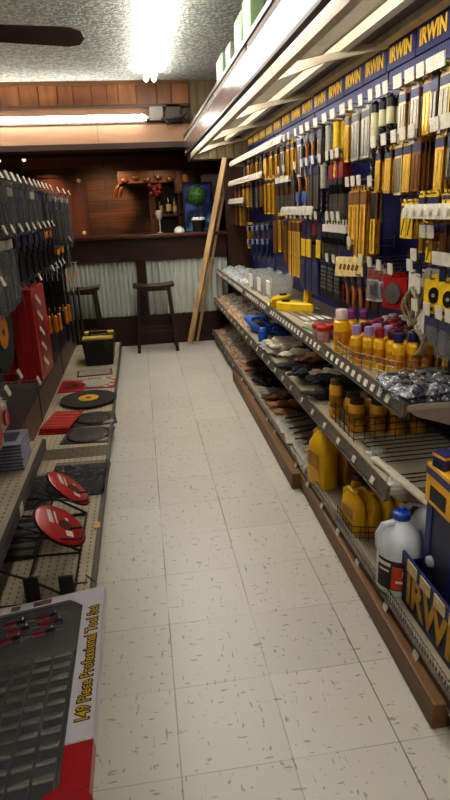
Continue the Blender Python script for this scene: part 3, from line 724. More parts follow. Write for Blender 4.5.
        e = MB().lathe([(hw*.16, 0), (hw*.15, .003)], (-.0095, 0, 0), 14, axis='X'); e.v = [(a, b, z-h*.45) for a, b, z in e.v]
        e.build('disc_hub', cgrey, r)
        e = MB().lathe([(hw*.2, 0), (hw*.2, .002)], (-.005, 0, 0), 14, axis='X'); e.v = [(a, b*1.3+hw*.3, z*.7-h*.86) for a, b, z in e.v]
        e.build('printed_spot', cblack, r)
    elif kind == 'wheelcard':
        c = MB().box(-.002, .002, -hw, hw, -h, 0); c.box(-.003, .003, -.014, .014, -.001, .018); r = root(c, D[2], cred)
        e = MB().lathe([(hw*.68, 0), (hw*.7, .008), (hw*.62, .014), (hw*.3, .012), (hw*.28, .006)], (-.016, 0, -h*.5), 24, axis='X'); e.build('wire_wheel', mat('wheel_grey', '#6d6762', .5, .4, var=.4, scale=120), r, smooth=True)
        MB().lathe([(hw*.22, 0), (hw*.18, .006)], (-.02, 0, -h*.5), 14, axis='X').build('wheel_hub', blade, r)
    elif kind == 'whitecard':
        c = MB().box(-.002, .002, -hw, hw, -h, 0); c.box(-.003, .003, -.012, .012, -.001, .018); r = root(c, D[2], mat('card_greyprint', '#b9b3ab', .4, var=.35, scale=70))
        MB().box(-.004, -.002, -hw*.95, hw*.95, -h*.3, -h*.02).build('header_label', mat('lab_rust', '#8f4a40', .5, var=.4, scale=60), r)
        MB().box(-.02, -.004, -hw*.7, hw*.7, -h*.92, -h*.36).build('blister', film, r, bevel=.005)
        MB().box(-.012, -.004, -hw*.35, hw*.35, -h*.8, -h*.45).build('metal_part', blade, r, bevel=.004)
    elif kind == 'cable':
        c = MB().box(-.002, .002, -hw*.8, hw*.8, -.07, .016); r = root(c, D[2], cwhite)
        for j in range(4):
            pts = [(-.012+.008*j+.01*math.sin(3*a+j), (hw*(.9-.06*j))*math.sin(a), -.05-h*.47*(1-math.cos(a))) for a in [2*PI*i/20 for i in range(20)]]
            MB().tube(pts, .0055, 5, closed=True).build('cable_loop', mat('cable_beige', '#8d8064', .5, scale=90, var=.3), r, smooth=True)
    elif kind == 'discbag':
        c = MB().box(-.004, -.001, -hw, hw, -h, 0); r = root(c, D[2], film)
        MB().box(-.002, .002, -hw, hw, -.03, .016).build('header_label', cnavy, r)
        MB().lathe([(hw*.8, 0), (hw*.8, .004), (hw*.2, .006)], (0, 0, -h*.55), 24, axis='X').build('disc', mat('disc_pale', '#a8a79f', .3, .6), r)
    elif kind == 'pouch':
        c = MB().box(-.004, .004, -hw, hw, -h*.95, -.01); r = root(c, D[2], cnavy)
        MB().prism([(-hw*1.05, -h*.9), (hw*1.05, -h*.98), (hw, -h*.3), (-hw, -h*.28)], -.03, -.004, 'YZ').build('yellow_panel', palegold, r, bevel=.005)
        l = MB()
        for i in range(5): l.obox((-.031, -hw*.6+i*hw*.3, -h*.62), (.002, hw*.16, h*.2), (.4, 0, 0))
        l.build('brown_print', cbrown, r); MB().box(-.002, .002, -.02, .02, -.012, .016).build('hang_tab', cnavy, r)
    elif kind == 'pliers':
        c = MB().sphere((0, 0, -h*.3), .017, 10, 6, sc=(.5, 1, 1)); c.prism([(-.014, -h*.28), (.014, -h*.28), (.006, 0), (-.006, 0)], -.006, .006, 'YZ'); r = root(c, D[2], blade, smooth=True)
        for s_ in (-1, 1):
            pts = [(0, s_*(.006+hw*.8*math.sin(PI*.62*i/6)), -h*.32-h*.66*i/6) for i in range(7)]
            MB().tube(pts, .009, 7).build('handle', mat('grip_bronze', '#9a5f24', .45) if s_ < 0 else mat('grip_brown', '#5b2f1c', .45), r, smooth=True)
        MB().box(-.008, -.006, -.016, .016, -h*.36, -h*.24).build('paper_label', cnavy, r)
    elif kind == 'bitgrid':
        c = MB().box(-.003, .003, -hw, hw, -h, -.004); c.box(-.002, .002, -.01, .01, -.005, .014); r = root(c, D[2], mat('card_charcoal', '#20212c', .4))
        bb = MB()
        for i in range(3):
            for j in range(6): bb.obox((-.006, -hw*.62+i*hw*.62, -.03-j*(h-.04)/6), (.008, hw*.3, (h-.04)/6*.5), (.5, 0, 0))
        bb.build('bit', mat('bit_grey', '#8c8a86', .3, .7), r)['kind'] = 'stuff'
    elif kind == 'navyrod':
        c = MB().box(-.003, .003, -hw, hw, -h, -.004); c.box(-.002, .002, -.01, .01, -.005, .014); r = root(c, D[2], mat('card_slateblue', '#3a4064', .4, var=.3, scale=60))
        bb = MB()
        for i in range(2): bb.lathe([(.006, -h*.95), (.006, -.04)], (-.007, -hw*.45+i*hw*.9, 0), 6)
        bb.build('rod', mat('rod_pale', '#7d7d8e', .3, .6), r, smooth=True)
    elif kind == 'clamp':
        c = MB().bar((0, 0, .0), (0, 0, -h), .014, .008); r = root(c, D[2], blade)
        MB().box(-.05, .012, -.012, .012, -.05, -.02).build('fixed_jaw', mat('clamp_navy', '#1d2a52', .4), r, bevel=.003)
        MB().prism([(-.055, -.13), (.012, -.13), (.012, -.21), (-.012, -.27), (-.03, -.26), (-.02, -.17), (-.055, -.16)], -.013, .013, 'XZ').build('trigger_grip', mat('clamp_navy', '#1d2a52', .4), r, bevel=.003)
        MB().box(-.06, -.048, -.014, .014, -.055, -.015).box(-.06, -.048, -.014, .014, -.165, -.125).build('pad', mat('clamp_pad', '#8f97a6', .4), r)
    elif kind == 'griddisc':
        c = MB().lathe([(hw, 0), (hw, .004), (hw*.2, .006)], (0, 0, -hw), 28, axis='X'); r = root(c, D[2], mat('grind_black', '#1b191a', .7, scale=120, var=.3))
        e = MB().lathe([(hw*.42, 0), (hw*.4, .0015)], (-.0022, 0, -hw), 20, axis='X'); e.build('orange_label', orange, r)
        MB().lathe([(hw*.09, 0), (hw*.08, .001)], (-.0035, 0, -hw), 12, axis='X').build('arbor_hole', cblack, r)
    elif kind == 'wrpack':
        c = MB().box(-.002, .002, -hw, hw, -h, -.004); r = root(c, D[2], mat('card_rosy', '#b0938b', .4, var=.4, scale=50))
        MB().lathe([(hw*.6, 0), (hw*.55, .006)], (-.009, 0, -h*.62), 16, axis='X').build('red_part', cred, r)
        MB().box(-.002, .002, -.01, .01, -.005, .014).build('hang_tab', cgrey, r)
    return Proto(r)
DESC = {  # description, category, object name
 'gold': ('gold carded saw blade pack', 'blade pack', 'blade_pack'), 'pale': ('pale gold saw blade pack', 'blade pack', 'blade_pack'), 'white': ('whitish carded saw blade pack', 'blade pack', 'blade_pack'),
 'yel': ('bright yellow carded pack', 'blade pack', 'blade_pack'), 'brn': ('brown carded blade pack', 'blade pack', 'blade_pack'), 'grey': ('grey sleeved pack', 'pack', 'sleeve_pack'),
 'blue': ('white and blue carded pack', 'pack', 'carded_pack'), 'dark': ('black carded pack', 'pack', 'carded_pack'), 'dclear': ('dark clear-fronted blister pack', 'blister pack', 'blister_pack'),
 'black': ('black blister pack', 'blister pack', 'blister_pack'), 'lclear': ('long clear blade pack', 'blister pack', 'blister_pack'), 'obk': ('black pack with orange header', 'blister pack', 'blister_pack'),
 'ycard': ('small yellow card', 'pack', 'carded_pack'), 'long': ('long gold reciprocating blade pack', 'blade pack', 'long_blade_pack'), 'longdark': ('long yellow pack with black top', 'blade pack', 'long_blade_pack'),
 'bit': ('spiral bit in pale sleeve', 'drill bit', 'drill_bit_pack'), 'ybit': ('yellow spiral drill bit', 'drill bit', 'drill_bit_pack'), 'sbit': ('grey spiral drill bit', 'drill bit', 'drill_bit_pack'),
 'loop': ('snips with bronze loop handle', 'snips', 'snips'), 'redrod': ('red-topped black rod bits', 'bit pack', 'bit_pack'), 'brnrod': ('white-topped bronze rod bits', 'bit pack', 'bit_pack'),
 'blkrod': ('white-topped black bit pack', 'bit pack', 'bit_pack'), 'navyyel': ('navy card with yellow blister', 'pack', 'carded_pack'), 'redlong': ('tall red saw blade pack', 'blade pack', 'saw_blade_pack'),
 'screwtool': ('dark tool with orange handle', 'tool', 'hand_tool'), 'ltool': ('long black-handled tool', 'tool', 'hand_tool'), 'lblade': ('long black sheathed saw', 'saw', 'sheathed_saw'),
 'disccard': ('yellow card with black disc', 'disc pack', 'disc_card'), 'wheelcard': ('red card with wire wheel', 'wheel pack', 'wheel_card'), 'whitecard': ('grey carded part blister', 'blister pack', 'parts_pack'),
 'cable': ('beige cable coils on card', 'cable pack', 'cable_pack'), 'discbag': ('clear bag with pale disc', 'disc pack', 'disc_bag'), 'pouch': ('navy pouch with yellow panel', 'pouch', 'tool_pouch'),
 'pliers': ('pliers with brown grips', 'pliers', 'pliers'), 'bitgrid': ('charcoal card of grey bits', 'bit pack', 'bit_card'), 'navyrod': ('slate blue carded rods', 'pack', 'rod_card'),
 'clamp': ('navy trigger bar clamp', 'clamp', 'bar_clamp'), 'griddisc': ('black grinding disc, orange label', 'disc', 'grinding_disc'), 'wrpack': ('rosy card with red part', 'pack', 'parts_card')}
PR = {}
def proto(kind, w, h):
    k = (kind, round(w, 3), round(h, 3))
    if k not in PR: PR[k] = mk_pack(*k)
    return PR[k]

# hook: a pair of wires and a price tag; origin at the tip, runs back to the pegboard along +X
def mk_hook(name, L, tagw_, tagh, flat, tl):
    h = thing(name, 'display hook', 'hook')
    m = MB().tube([(.004, 0, .012), (.004, 0, 0), (L, 0, 0)], .0028, 5); m.tube([(0, 0, .034), (L, 0, .034)], .0022, 5); m.box(L-.004, L, -.012, .012, -.012, .05)
    m.build('wire', wire, h)
    o = MB().box(-.003, .001, -tagw_/2, tagw_/2, -tagh/2, tagh/2).build('price_tag', tagw, h, loc=(-.003, 0, .03), rot=(0, tl, 0))
    if flat: MB().box(.0, .1, -tagw_*.46, tagw_*.46, -.002, .001).build('tag_backing', mat('backing_yellow', '#d8bf6a', .4), h, loc=(.004, 0, .022), rot=(0, .12, 0))
    return Proto(h)
HK = {}
def hook(side, x, y, z, label, group, big=.034, flat=False, L=None):
    L = L or (PX-abs(x) if side > 0 else abs(LX)-abs(x))
    k = (round(L, 2), big, flat, side)
    if k not in HK: HK[k] = mk_hook('display_hook', L, big, .044 if side > 0 else .036, flat, -.08 if side > 0 else .35)
    return HK[k].put((x, y, z), (0, 0, 0 if side > 0 else PI), label, group)

def row(side, x, z, rowname, items, gap=.016):
    """items: (px, kind, w, h, n, hook?, dz) from the near end to the far end"""
    items = [(along(i[0], x, z),)+tuple(i[1:]) for i in items]; items.sort(key=lambda t: t[0])
    wall = 'right' if side > 0 else 'left'; rnd = random.Random(hash(rowname) % 999 if False else len(rowname)*7+len(items))
    hi = 0; tot = len(items)
    for idx, it in enumerate(items):
        y, kind, w, h, n = it[:5]; tg = it[5] if len(it) > 5 else 1; dz = it[6] if len(it) > 6 else 0
        g = DESC[kind][0]+'s hanging on the %s wall' % wall
        where = '%s %s' % (wall, rowname)
        if tg:
            lb = 'wire hook with white price tag, %s from near end of %s' % (nth(idx), where)
            hook(side, x, y, z+dz, lb, 'price-tagged hooks on the %s wall' % wall, flat=(tg == 2), big={1: .046 if side > 0 else .034, 2: .072, 3: .06 if side > 0 else .05}[tg])
        else:
            lb = 'untagged wire hook, %s from near end of %s' % (nth(idx), where)
            hk = HOOKS_PLAIN(side, x); hk.put((x, y, z+dz), (0, 0, 0 if side > 0 else PI), lb, 'plain hooks on the %s wall' % wall)
        if not kind or n == 0: continue
        P_ = proto(kind, w, h)
        for i in range(n):
            xx = (x+.022+i*gap*(1 if kind not in ('loop', 'pliers', 'screwtool', 'ltool', 'bit', 'ybit', 'sbit', 'cable', 'lblade', 'clamp') else 2.1))
            if xx > PX-.012 and side > 0: break
            if side < 0:
                xx = x-.022-i*gap*({'redlong': 1.9, 'screwtool': 2.1, 'ltool': 2.1, 'lblade': 2.1}.get(kind, 1))
                if xx < LX+.012: break
            a = rnd.uniform(-.05, .05)
            pos = ('%s from front, ' % nth(i)) if n > 1 else ''
            lab = '%s, %s%s hook of %s' % (DESC[kind][0], pos, nth(idx), where)
            if kind in ('disccard', 'wheelcard', 'whitecard', 'pouch') and side > 0: a += .4
            if kind in ('bit', 'ybit', 'sbit', 'screwtool', 'ltool', 'clamp'): rot = (rnd.uniform(-.02, .02), 0, (0 if side > 0 else PI)+a)
            else: rot = (rnd.uniform(-.025, .025), 0, (0 if side > 0 else PI)+a)
            P_.put((xx, y+rnd.uniform(-.004, .004), z+dz-.004), rot, lab, g)
HP = {}
def HOOKS_PLAIN(side, x):
    L = round(PX-abs(x) if side > 0 else abs(LX)-abs(x), 2)
    if L not in HP:
        h = thing('display_hook', 'plain hook', 'hook'); MB().tube([(.004, 0, .014), (.004, 0, 0), (L, 0, 0)], .0028, 5).box(L-.004, L, -.012, .012, -.012, .02).build('wire', wire, h); HP[L] = Proto(h)
    return HP[L]
def label_rail(y0, y1, z, label, n):
    r = thing('label_rail', label, 'rail', (.99, y0, z), group='white label rails on the right pegboard'); L = y1-y0
    MB().box(-.012, -.006, 0, L, -.005, .045).build('white_strip', mat('strip_paper', '#cfc9b8', .5, var=.2, scale=60), r, rot=(0, .2, 0))
    MB().box(-.006, .006, 0, L, -.004, .008).build('bar', wire, r)
    for y in (.03, L/2, L-.03): MB().box(0, PX-.99, y-.003, y+.003, -.004, .012).build('arm', wire, r)
    for i in range(n):
        o = bpy.data.objects.new('price_tag', TAGMESH); COL.objects.link(o); o.parent = r; o.location = (-.017, (i+.5)*L/n, .022); o.rotation_euler = (0, .2, 0)
X1 = 1.0
A = 1.825
row(1, X1, A, 'top row', [(440, 'pale', .066, .19, 5, 2), (430, 'dark', .05, .15, 3, 2), (422, 'gold', .06, .17, 5, 2), (410, 'white', .06, .19, 5, 2), (398, 'pale', .06, .18, 4, 2), (386, 'bit', .075, .2, 3, 1), (379, 'bit', .075, .2, 3, 1),
    (371, 'bit', .08, .34, 3, 1), (361, 'grey', .085, .2, 5, 1), (351, 'grey', .085, .2, 5, 1), (343, 'yel', .05, .2, 3, 2), (333, 'ybit', .07, .26, 2, 2), (325, 'sbit', .07, .26, 2, 2), (316, 'dark', .08, .2, 4, 2), (308, 'loop', .1, .23, 3, 2), (302, 'loop', .1, .23, 3, 2),
    (296, 'blue', .1, .22, 4, 1), (289, 'yel', .07, .22, 4, 1), (284.5, 'yel', .07, .22, 4, 1), (279, 'white', .09, .2, 3, 1), (273, 'yel', .08, .22, 4, 1), (267.5, 'yel', .12, .2, 4, 0), (262, 'gold', .1, .2, 4, 0), (258, 'dark', .1, .2, 3, 0), (254, 'yel', .1, .18, 3, 0), (249.5, 'brn', .1, .18, 3, 0), (245.5, 'yel', .1, .18, 3, 0), (242, 'dark', .1, .18, 2, 0)])
label_rail(4.1, 6.3, A+.01, 'long white label rail along the far end of the top hook row', 22)
B = 1.64
row(1, X1, B, 'second row', [(446, 'dark', .05, .14, 2, 3), (435, 'gold', .06, .17, 5, 3), (412, 'brn', .065, .17, 4, 1), (403, 'gold', .06, .17, 5, 1), (394, 'pale', .06, .18, 5, 1), (384, 'gold', .065, .17, 5, 1), (374, 'gold', .05, .16, 3, 1),
    (337.5, 'redrod', .06, .28, 3, 1), (332.5, 'redrod', .06, .28, 3, 1), (327.5, 'redrod', .06, .28, 3, 1), (320, 'sbit', .08, .25, 2, 1), (313, 'dark', .1, .24, 3, 1), (307, 'dark', .1, .24, 3, 1), (302, 'loop', .11, .24, 3, 1), (295, 'loop', .11, .24, 3, 1), (290, 'dark', .08, .22, 3, 0), (284, 'brnrod', .1, .24, 3, 1), (279, 'brnrod', .1, .24, 3, 1), (274.5, 'brnrod', .1, .24, 3, 0),
    (270, 'yel', .09, .26, 3, 0), (266, 'yel', .09, .26, 3, 0), (262, 'yel', .09, .26, 3, 0), (258, 'brn', .12, .2, 3, 0), (254, 'dark', .12, .22, 3, 0), (249, 'dark', .12, .22, 2, 0), (245, 'yel', .1, .2, 3, 0), (241, 'yel', .1, .2, 3, 0), (237, 'brn', .12, .2, 3, 0), (233.5, 'brn', .12, .2, 3, 0)])
label_rail(4.75, 6.45, B+.01, 'long white label rail along the far end of the second hook row', 16)
Cz = 1.47
row(1, X1, Cz, 'third row', [(370, 'longdark', .065, .27, 2, 1, .02), (359, 'long', .07, .31, 4, 1, .03), (353, 'long', .07, .31, 4, 1, .03), (347.5, 'long', .07, .31, 4, 1, .03)])
Dz = 1.345
row(1, X1, Dz, 'middle row', [(338.5, 'blkrod', .1, .2, 3, 1), (333, 'blkrod', .1, .2, 3, 1), (327.5, 'blkrod', .1, .2, 3, 1), (322, 'blkrod', .1, .2, 3, 0), (316, 'navyyel', .09, .21, 3, 1), (311, 'redrod', .09, .24, 2, 1), (306, 'navyyel', .1, .22, 3, 1), (301, 'navyyel', .1, .22, 3, 1),
    (295, 'long', .08, .36, 4, 1), (291, 'long', .08, .36, 4, 1), (287, 'long', .08, .36, 4, 1), (282, 'brn', .1, .3, 3, 0), (276.5, 'yel', .1, .26, 3, 0, .03), (272, 'brn', .1, .28, 3, 0, .03)])
label_rail(3.36, 4.1, Dz+.035, 'white label rail over the navy and yellow cards at mid wall', 9)
row(1, X1, 1.465, 'far third row', [(242, 'brn', .11, .2, 3, 0), (238, 'yel', .1, .2, 3, 0), (234, 'brn', .11, .2, 3, 0), (230, 'brn', .11, .2, 3, 0), (226.5, 'yel', .11, .2, 3, 0)])
label_rail(5.6, 6.5, 1.475, 'short white label rail at the far end of the third hook row', 8)
row(1, X1, 1.29, 'far clamp rack', [(246, 'yel', .09, .22, 3, 0), (251, 'clamp', .06, .3, 2, 0, .0), (256, 'clamp', .06, .32, 2, 0, .01), (261, 'clamp', .06, .33, 2, 0, .02), (266.5, 'clamp', .06, .33, 2, 0, .03)])
# near end, below the second row
row(1, X1, 1.43, 'yellow card row', [(406, 'ycard', .05, .13, 3, 0), (399.5, 'ycard', .05, .13, 3, 0)])
row(1, X1, 1.455, 'small blade row', [(446, 'ycard', .045, .06, 2, 0), (440, 'ycard', .045, .06, 2, 0), (430, 'yel', .045, .06, 2, 0), (425, 'yel', .04, .06, 2, 0), (417, 'yel', .04, .05, 2, 0)])
label_rail(1.80, 2.16, 1.375, 'short white label rail near the viewer under the small blade cards', 6)
row(1, X1, 1.365, 'yellow strip row', [(438, 'brn', .04, .12, 2, 0), (431, 'brn', .035, .12, 2, 0), (426, 'yel', .03, .11, 3, 0), (417, 'yel', .03, .11, 3, 0)])
row(1, X1, 1.215, 'small pack row', [(446, 'dark', .04, .05, 1, 3), (437, 'dark', .04, .05, 1, 3), (429, 'ycard', .045, .075, 3, 1, .085), (421.5, 'ycard', .045, .075, 3, 1, .085), (414, 'dark', .04, .05, 1, 1)])
row(1, X1, 1.175, 'disc card row', [(444.5, 'disccard', .088, .12, 3, 0, -.005), (429.5, 'disccard', .088, .12, 3, 0, -.005), (410, 'cable', .12, .16, 3, 1, .0), (391, 'wheelcard', .125, .13, 3, 1, -.03), (379.5, 'whitecard', .06, .12, 2, 1, -.025), (370, 'whitecard', .08, .14, 3, 1, -.02)])
row(1, X1, 1.035, 'lowest near row', [(449, 'discbag', .1, .12, 1, 1), (439, 'discbag', .12, .13, 2, 1), (427, 'discbag', .1, .1, 1, 1), (415, 'cable', .1, .12, 1, 1)])
row(1, X1, 1.16, 'pouch row', [(349, 'pouch', .19, .14, 3, 1, .07), (361, 'dark', .04, .05, 1, 1)])
row(1, X1, 1.13, 'pliers row', [(355, 'pliers', .075, .17, 3, 0, -.02), (348.5, 'pliers', .075, .17, 3, 0, -.02), (342, 'pliers', .07, .17, 3, 0, -.01), (334, 'bitgrid', .09, .17, 3, 1), (327.5, 'bitgrid', .09, .17, 3, 1), (321, 'bitgrid', .09, .17, 3, 0)])
row(1, X1, 1.125, 'slate card row', [(312, 'navyrod', .1, .2, 3, 0), (306, 'navyrod', .1, .2, 3, 0), (300, 'navyrod', .1, .2, 3, 0)])

# ---------------- left wall
XL = -.49
row(-1, XL, 1.56, 'top row', [(-8, 'dclear', .12, .2, 4, 3), (0, 'dclear', .12, .2, 4, 3), (7, 'dclear', .12, .2, 4, 3), (13, 'lclear', .11, .18, 4, 3), (19, 'dclear', .12, .2, 4, 1), (25, 'dclear', .12, .2, 4, 1), (30.5, 'dclear', .12, .2, 4, 1), (35, 'lclear', .1, .18, 4, 1), (39, 'dclear', .12, .2, 4, 1), (43, 'black', .12, .2, 4, 1), (47, 'dclear', .12, .2, 4, 1), (51, 'dclear', .12, .2, 3, 1),
    (58, 'lclear', .12, .3, 3, 3), (64, 'lclear', .12, .34, 3, 3), (69, 'lclear', .12, .36, 2, 3)])
row(-1, XL, 1.36, 'second row', [(-4, 'lclear', .12, .27, 4, 1), (5, 'lclear', .12, .27, 4, 1), (13, 'lclear', .12, .26, 4, 1), (21, 'black', .12, .2, 4, 1), (28, 'black', .12, .2, 4, 1), (34, 'black', .12, .2, 4, 1), (39.5, 'black', .12, .2, 4, 1), (44.5, 'black', .12, .2, 4, 1), (49, 'obk', .12, .2, 3, 1), (53, 'obk', .12, .2, 3, 1)])
row(-1, XL, 1.24, 'orange header row', [(61, 'obk', .12, .16, 3, 0), (65, 'obk', .12, .16, 2, 0), (70, 'lclear', .12, .16, 2, 1)])
row(-1, XL, 1.125, 'third row', [(40, 'redlong', .3, .45, 6, 1), (53, 'screwtool', .1, .33, 4, 1), (57, 'screwtool', .1, .35, 4, 1), (60.5, 'ltool', .1, .36, 4, 1), (63.5, 'screwtool', .1, .37, 4, 1), (66.5, 'screwtool', .1, .38, 3, 0), (68, 'lblade', .1, .5, 2, 0, -.03), (72.5, 'lblade', .12, .56, 2, 0, -.05), (77, 'lblade', .12, .58, 2, 0, -.05)])
row(-1, XL, 1.19, 'disc row', [(3, 'griddisc', .29, .29, 3, 1, 0)])
row(-1, XL, .84, 'lowest row', [(0, 'wrpack', .12, .13, 2, 1), (8, 'wrpack', .1, .1, 1, 1), (20, 'dark', .04, .05, 0, 1)])
row(-1, XL, .715, 'lowest far row', [(39, 'dark', .04, .05, 0, 1)])
# ================================================================ GOODS ON THE RIGHT SHELVES
US, MS, BS = .785, .475, .12          # shelf tops: upper, middle, base deck
ri = random.Random(31)
capc = {'navy': '#1c2150', 'maroon': '#4a1420', 'red': '#8c1d26', 'lavender': '#8f7ca6', 'purple': '#6b2a6d', 'pale': '#c9b8b4'}
def mk_bottle(h, r, cap):
    b = thing('chalk_bottle', 'bottle', 'bottle')
    MB().lathe([(r*.96, 0), (r, .006), (r, h*.66), (r*.93, h*.72), (r*.62, h*.76), (r*.62, h*.8)], seg=16).build('bottle_body', mat('chalk_yellow', '#dca91e', .35, coat=.3), b, smooth=True)
    MB().lathe([(r*.78, h*.79), (r*.8, h*.97), (r*.7, h)], seg=14).build('cap', mat('cap_'+cap, capc[cap], .35), b, smooth=True)
    MB().lathe([(r*1.015, h*.2), (r*1.015, h*.52)], seg=16).build('printed_label', mat('chalk_label_'+cap, '#b57a17', .4, var=.35, scale=50), b, smooth=True)
    return Proto(b)
BP = {c: mk_bottle(.172, .0245, c) for c in capc}
def chalk(x, y, c, lab): BP[c].put((x+ri.uniform(-.003, .003), y+ri.uniform(-.003, .003), US), (0, 0, ri.random()*6), lab, 'yellow chalk bottles on the upper shelf')
ranks = [['lavender', 'lavender', 'red', 'maroon'], ['maroon', 'lavender', 'lavender', 'maroon'], ['red', 'maroon', 'red', 'maroon'], ['red', 'red', 'maroon', 'red', 'maroon'], ['pale', 'red', 'pale', 'pale', 'maroon'], ['pale', 'pale', 'purple', 'pale']]
for j_, rk in enumerate(ranks):
    for k, c in enumerate(rk):
        chalk(.862+.031*k+.046*j_, 2.275-.046*k+.036*j_, c, 'yellow chalk bottle with %s cap, %s in the %s slanting rank from the lip' % (c, nth(k), nth(j_)))
for k in range(4): chalk(.958+.054*k, 2.078-.008*k, 'navy', 'yellow chalk bottle with navy cap, %s from the lip in the nearest navy row' % nth(k))
for k, c in ((1, 'maroon'), (2, 'navy'), (3, 'navy')): chalk(.962+.054*k, 2.135-.008*k, c, 'yellow chalk bottle with %s cap, %s in the row behind the navy row' % (c, nth(k-1)))
for k, (x, y) in enumerate(((.90, 2.62), (.955, 2.6), (1.01, 2.58), (.925, 2.68), (.98, 2.66), (1.035, 2.64))):
    chalk(x, y, 'purple', 'purple-capped chalk bottle beyond the tall one, %s from lip in its %s row' % (nth(k % 3), ('near', 'far')[k//3]))
b = mk_bottle(.2, .034, 'pale'); b.put((.873, 2.50, US), (0, 0, 0), 'tall yellow chalk bottle with pale cap at the lip, largest of the bottles')
# wire divider in front of the bottles
wd_ = thing('wire_divider', 'low wire divider standing before the yellow chalk bottles', 'divider', (.834, 2.03, US))
m = MB(); path = [(0, .42), (0, .2), (.1, 0), (.36, -.03)]
for z in (.02, .045, .07): m.tube([(x, y, z) for x, y in path], .0018, 5)
for (xa, ya), (xb, yb) in zip(path, path[1:]):
    for i in range(5): t = i/5; m.tube([(xa+(xb-xa)*t, ya+(yb-ya)*t, 0), (xa+(xb-xa)*t, ya+(yb-ya)*t, .072)], .0018, 5)
m.build('wires', wire, wd_)
# silver hardware bags
def pillow(w, d, h, amp, seed):
    rp = random.Random(seed); ph = [rp.random()*6 for _ in range(6)]
    def sh(u, v): 
        e = (max(0, 1-(2*u-1)**4)*max(0, 1-(2*v-1)**4))**.6
        return e, amp*(math.sin(9*u+ph[0])*math.sin(8*v+ph[1])+.6*math.sin(17*u+ph[2])*math.sin(19*v+ph[3]))
    def top(u, v): e, b_ = sh(u, v); return ((u-.5)*w, (v-.5)*d, h*.12+e*(h*.85+b_))
    def bot(u, v): e, b_ = sh(u, v); return ((u-.5)*w, (v-.5)*d, h*.12-e*h*.12)
    g = MB().grid(top, 12, 12); g2 = MB().grid(bot, 4, 4); o = len(g.v); g.v += g2.v; g.f += [tuple(i+o for i in f) for f in g2.f]; g.fm += g2.fm
    return g
hb_ = thing('hardware_bag', 'bag', 'bag')
pillow(.15, .11, .035, .007, 3).build('bag_film', mat('silver_film', '#77797c', .24, .7, var=.7, scale=55, bump=.5), hb_, smooth='all')
MB().box(-.075, -.055, -.05, .05, .004, .007).build('header_card', mat('card_greywhite', '#8d8f92', .4, var=.3), hb_)
mm = MB()
for i in range(4): mm.lathe([(.008, 0), (.014, 0), (.014, .004), (.008, .004)], (-.02+.025*i, .02*(-1)**i, .034), 10)
mm.build('hardware', blade, hb_)
hp_ = Proto(hb_); n = 0
for lay in range(2):
    for i in range(4):
        for k in range(2):
            x = .90+.066*i+ri.uniform(-.015, .015); y = 1.80+.115*k+ri.uniform(-.015, .015)
            if lay == 2 and (i in (0, 3)): continue
            hp_.put((x, y, US+.027*lay), (ri.uniform(-.06, .06), ri.uniform(-.06, .06), ri.uniform(-.5, .5)), 'silver hardware bag in %s, %s layer, %s from the lip' % (('the front pile', 'the rear pile')[k], ('bottom', 'middle', 'top')[lay], nth(i)), 'silver hardware bags on the upper shelf')
# yellow and blue carton at the end of the upper shelf
def carton(name, label, loc, w, d, h, rz=0, body=None, band=None, words=None):
    b = thing(name, label, 'box', loc, (0, 0, rz))
    MB().box(-w/2, w/2, -d/2, d/2, 0, h).build('carton_body', body or mat('carton_yellow', '#d7a11f', .45, var=.1), b, bevel=.002)
    MB().box(-w/2-.001, w/2+.001, -d/2-.001, d/2+.001, h*.72, h*.9).build('printed_band', band or navyp, b)
    m = MB().box(-w/2-.0015, -w/2, -d*.3, d*.3, h*.12, h*.5); m.box(-w*.3, w*.3, -d/2-.0015, -d/2, h*.12, h*.5); m.build('printed_panel', mat('panel_black', '#201d24', .5, var=.5, scale=40), b)
    return b
carton('carton', 'tall yellow carton with navy bands at the near end of the upper shelf', (1.112, 1.965, US+.02), .085, .05, .2)
t = thing('display_tray', 'navy cardboard tray under the tall yellow carton', 'tray', (1.112, 1.955, US))
MB().box(-.07, .07, -.05, .05, 0, .004).build('tray_floor', navyp, t)
for a in ((-.07, -.066, -.05, .05), (.066, .07, -.05, .05), (-.07, .07, -.05, -.046), (-.07, .07, .046, .05)): MB().box(a[0], a[1], a[2], a[3], 0, .03).build('tray_wall', navyp, t)
MB().box(-.05, .05, -.03, .03, .004, .02).build('liner', cwhite, t)

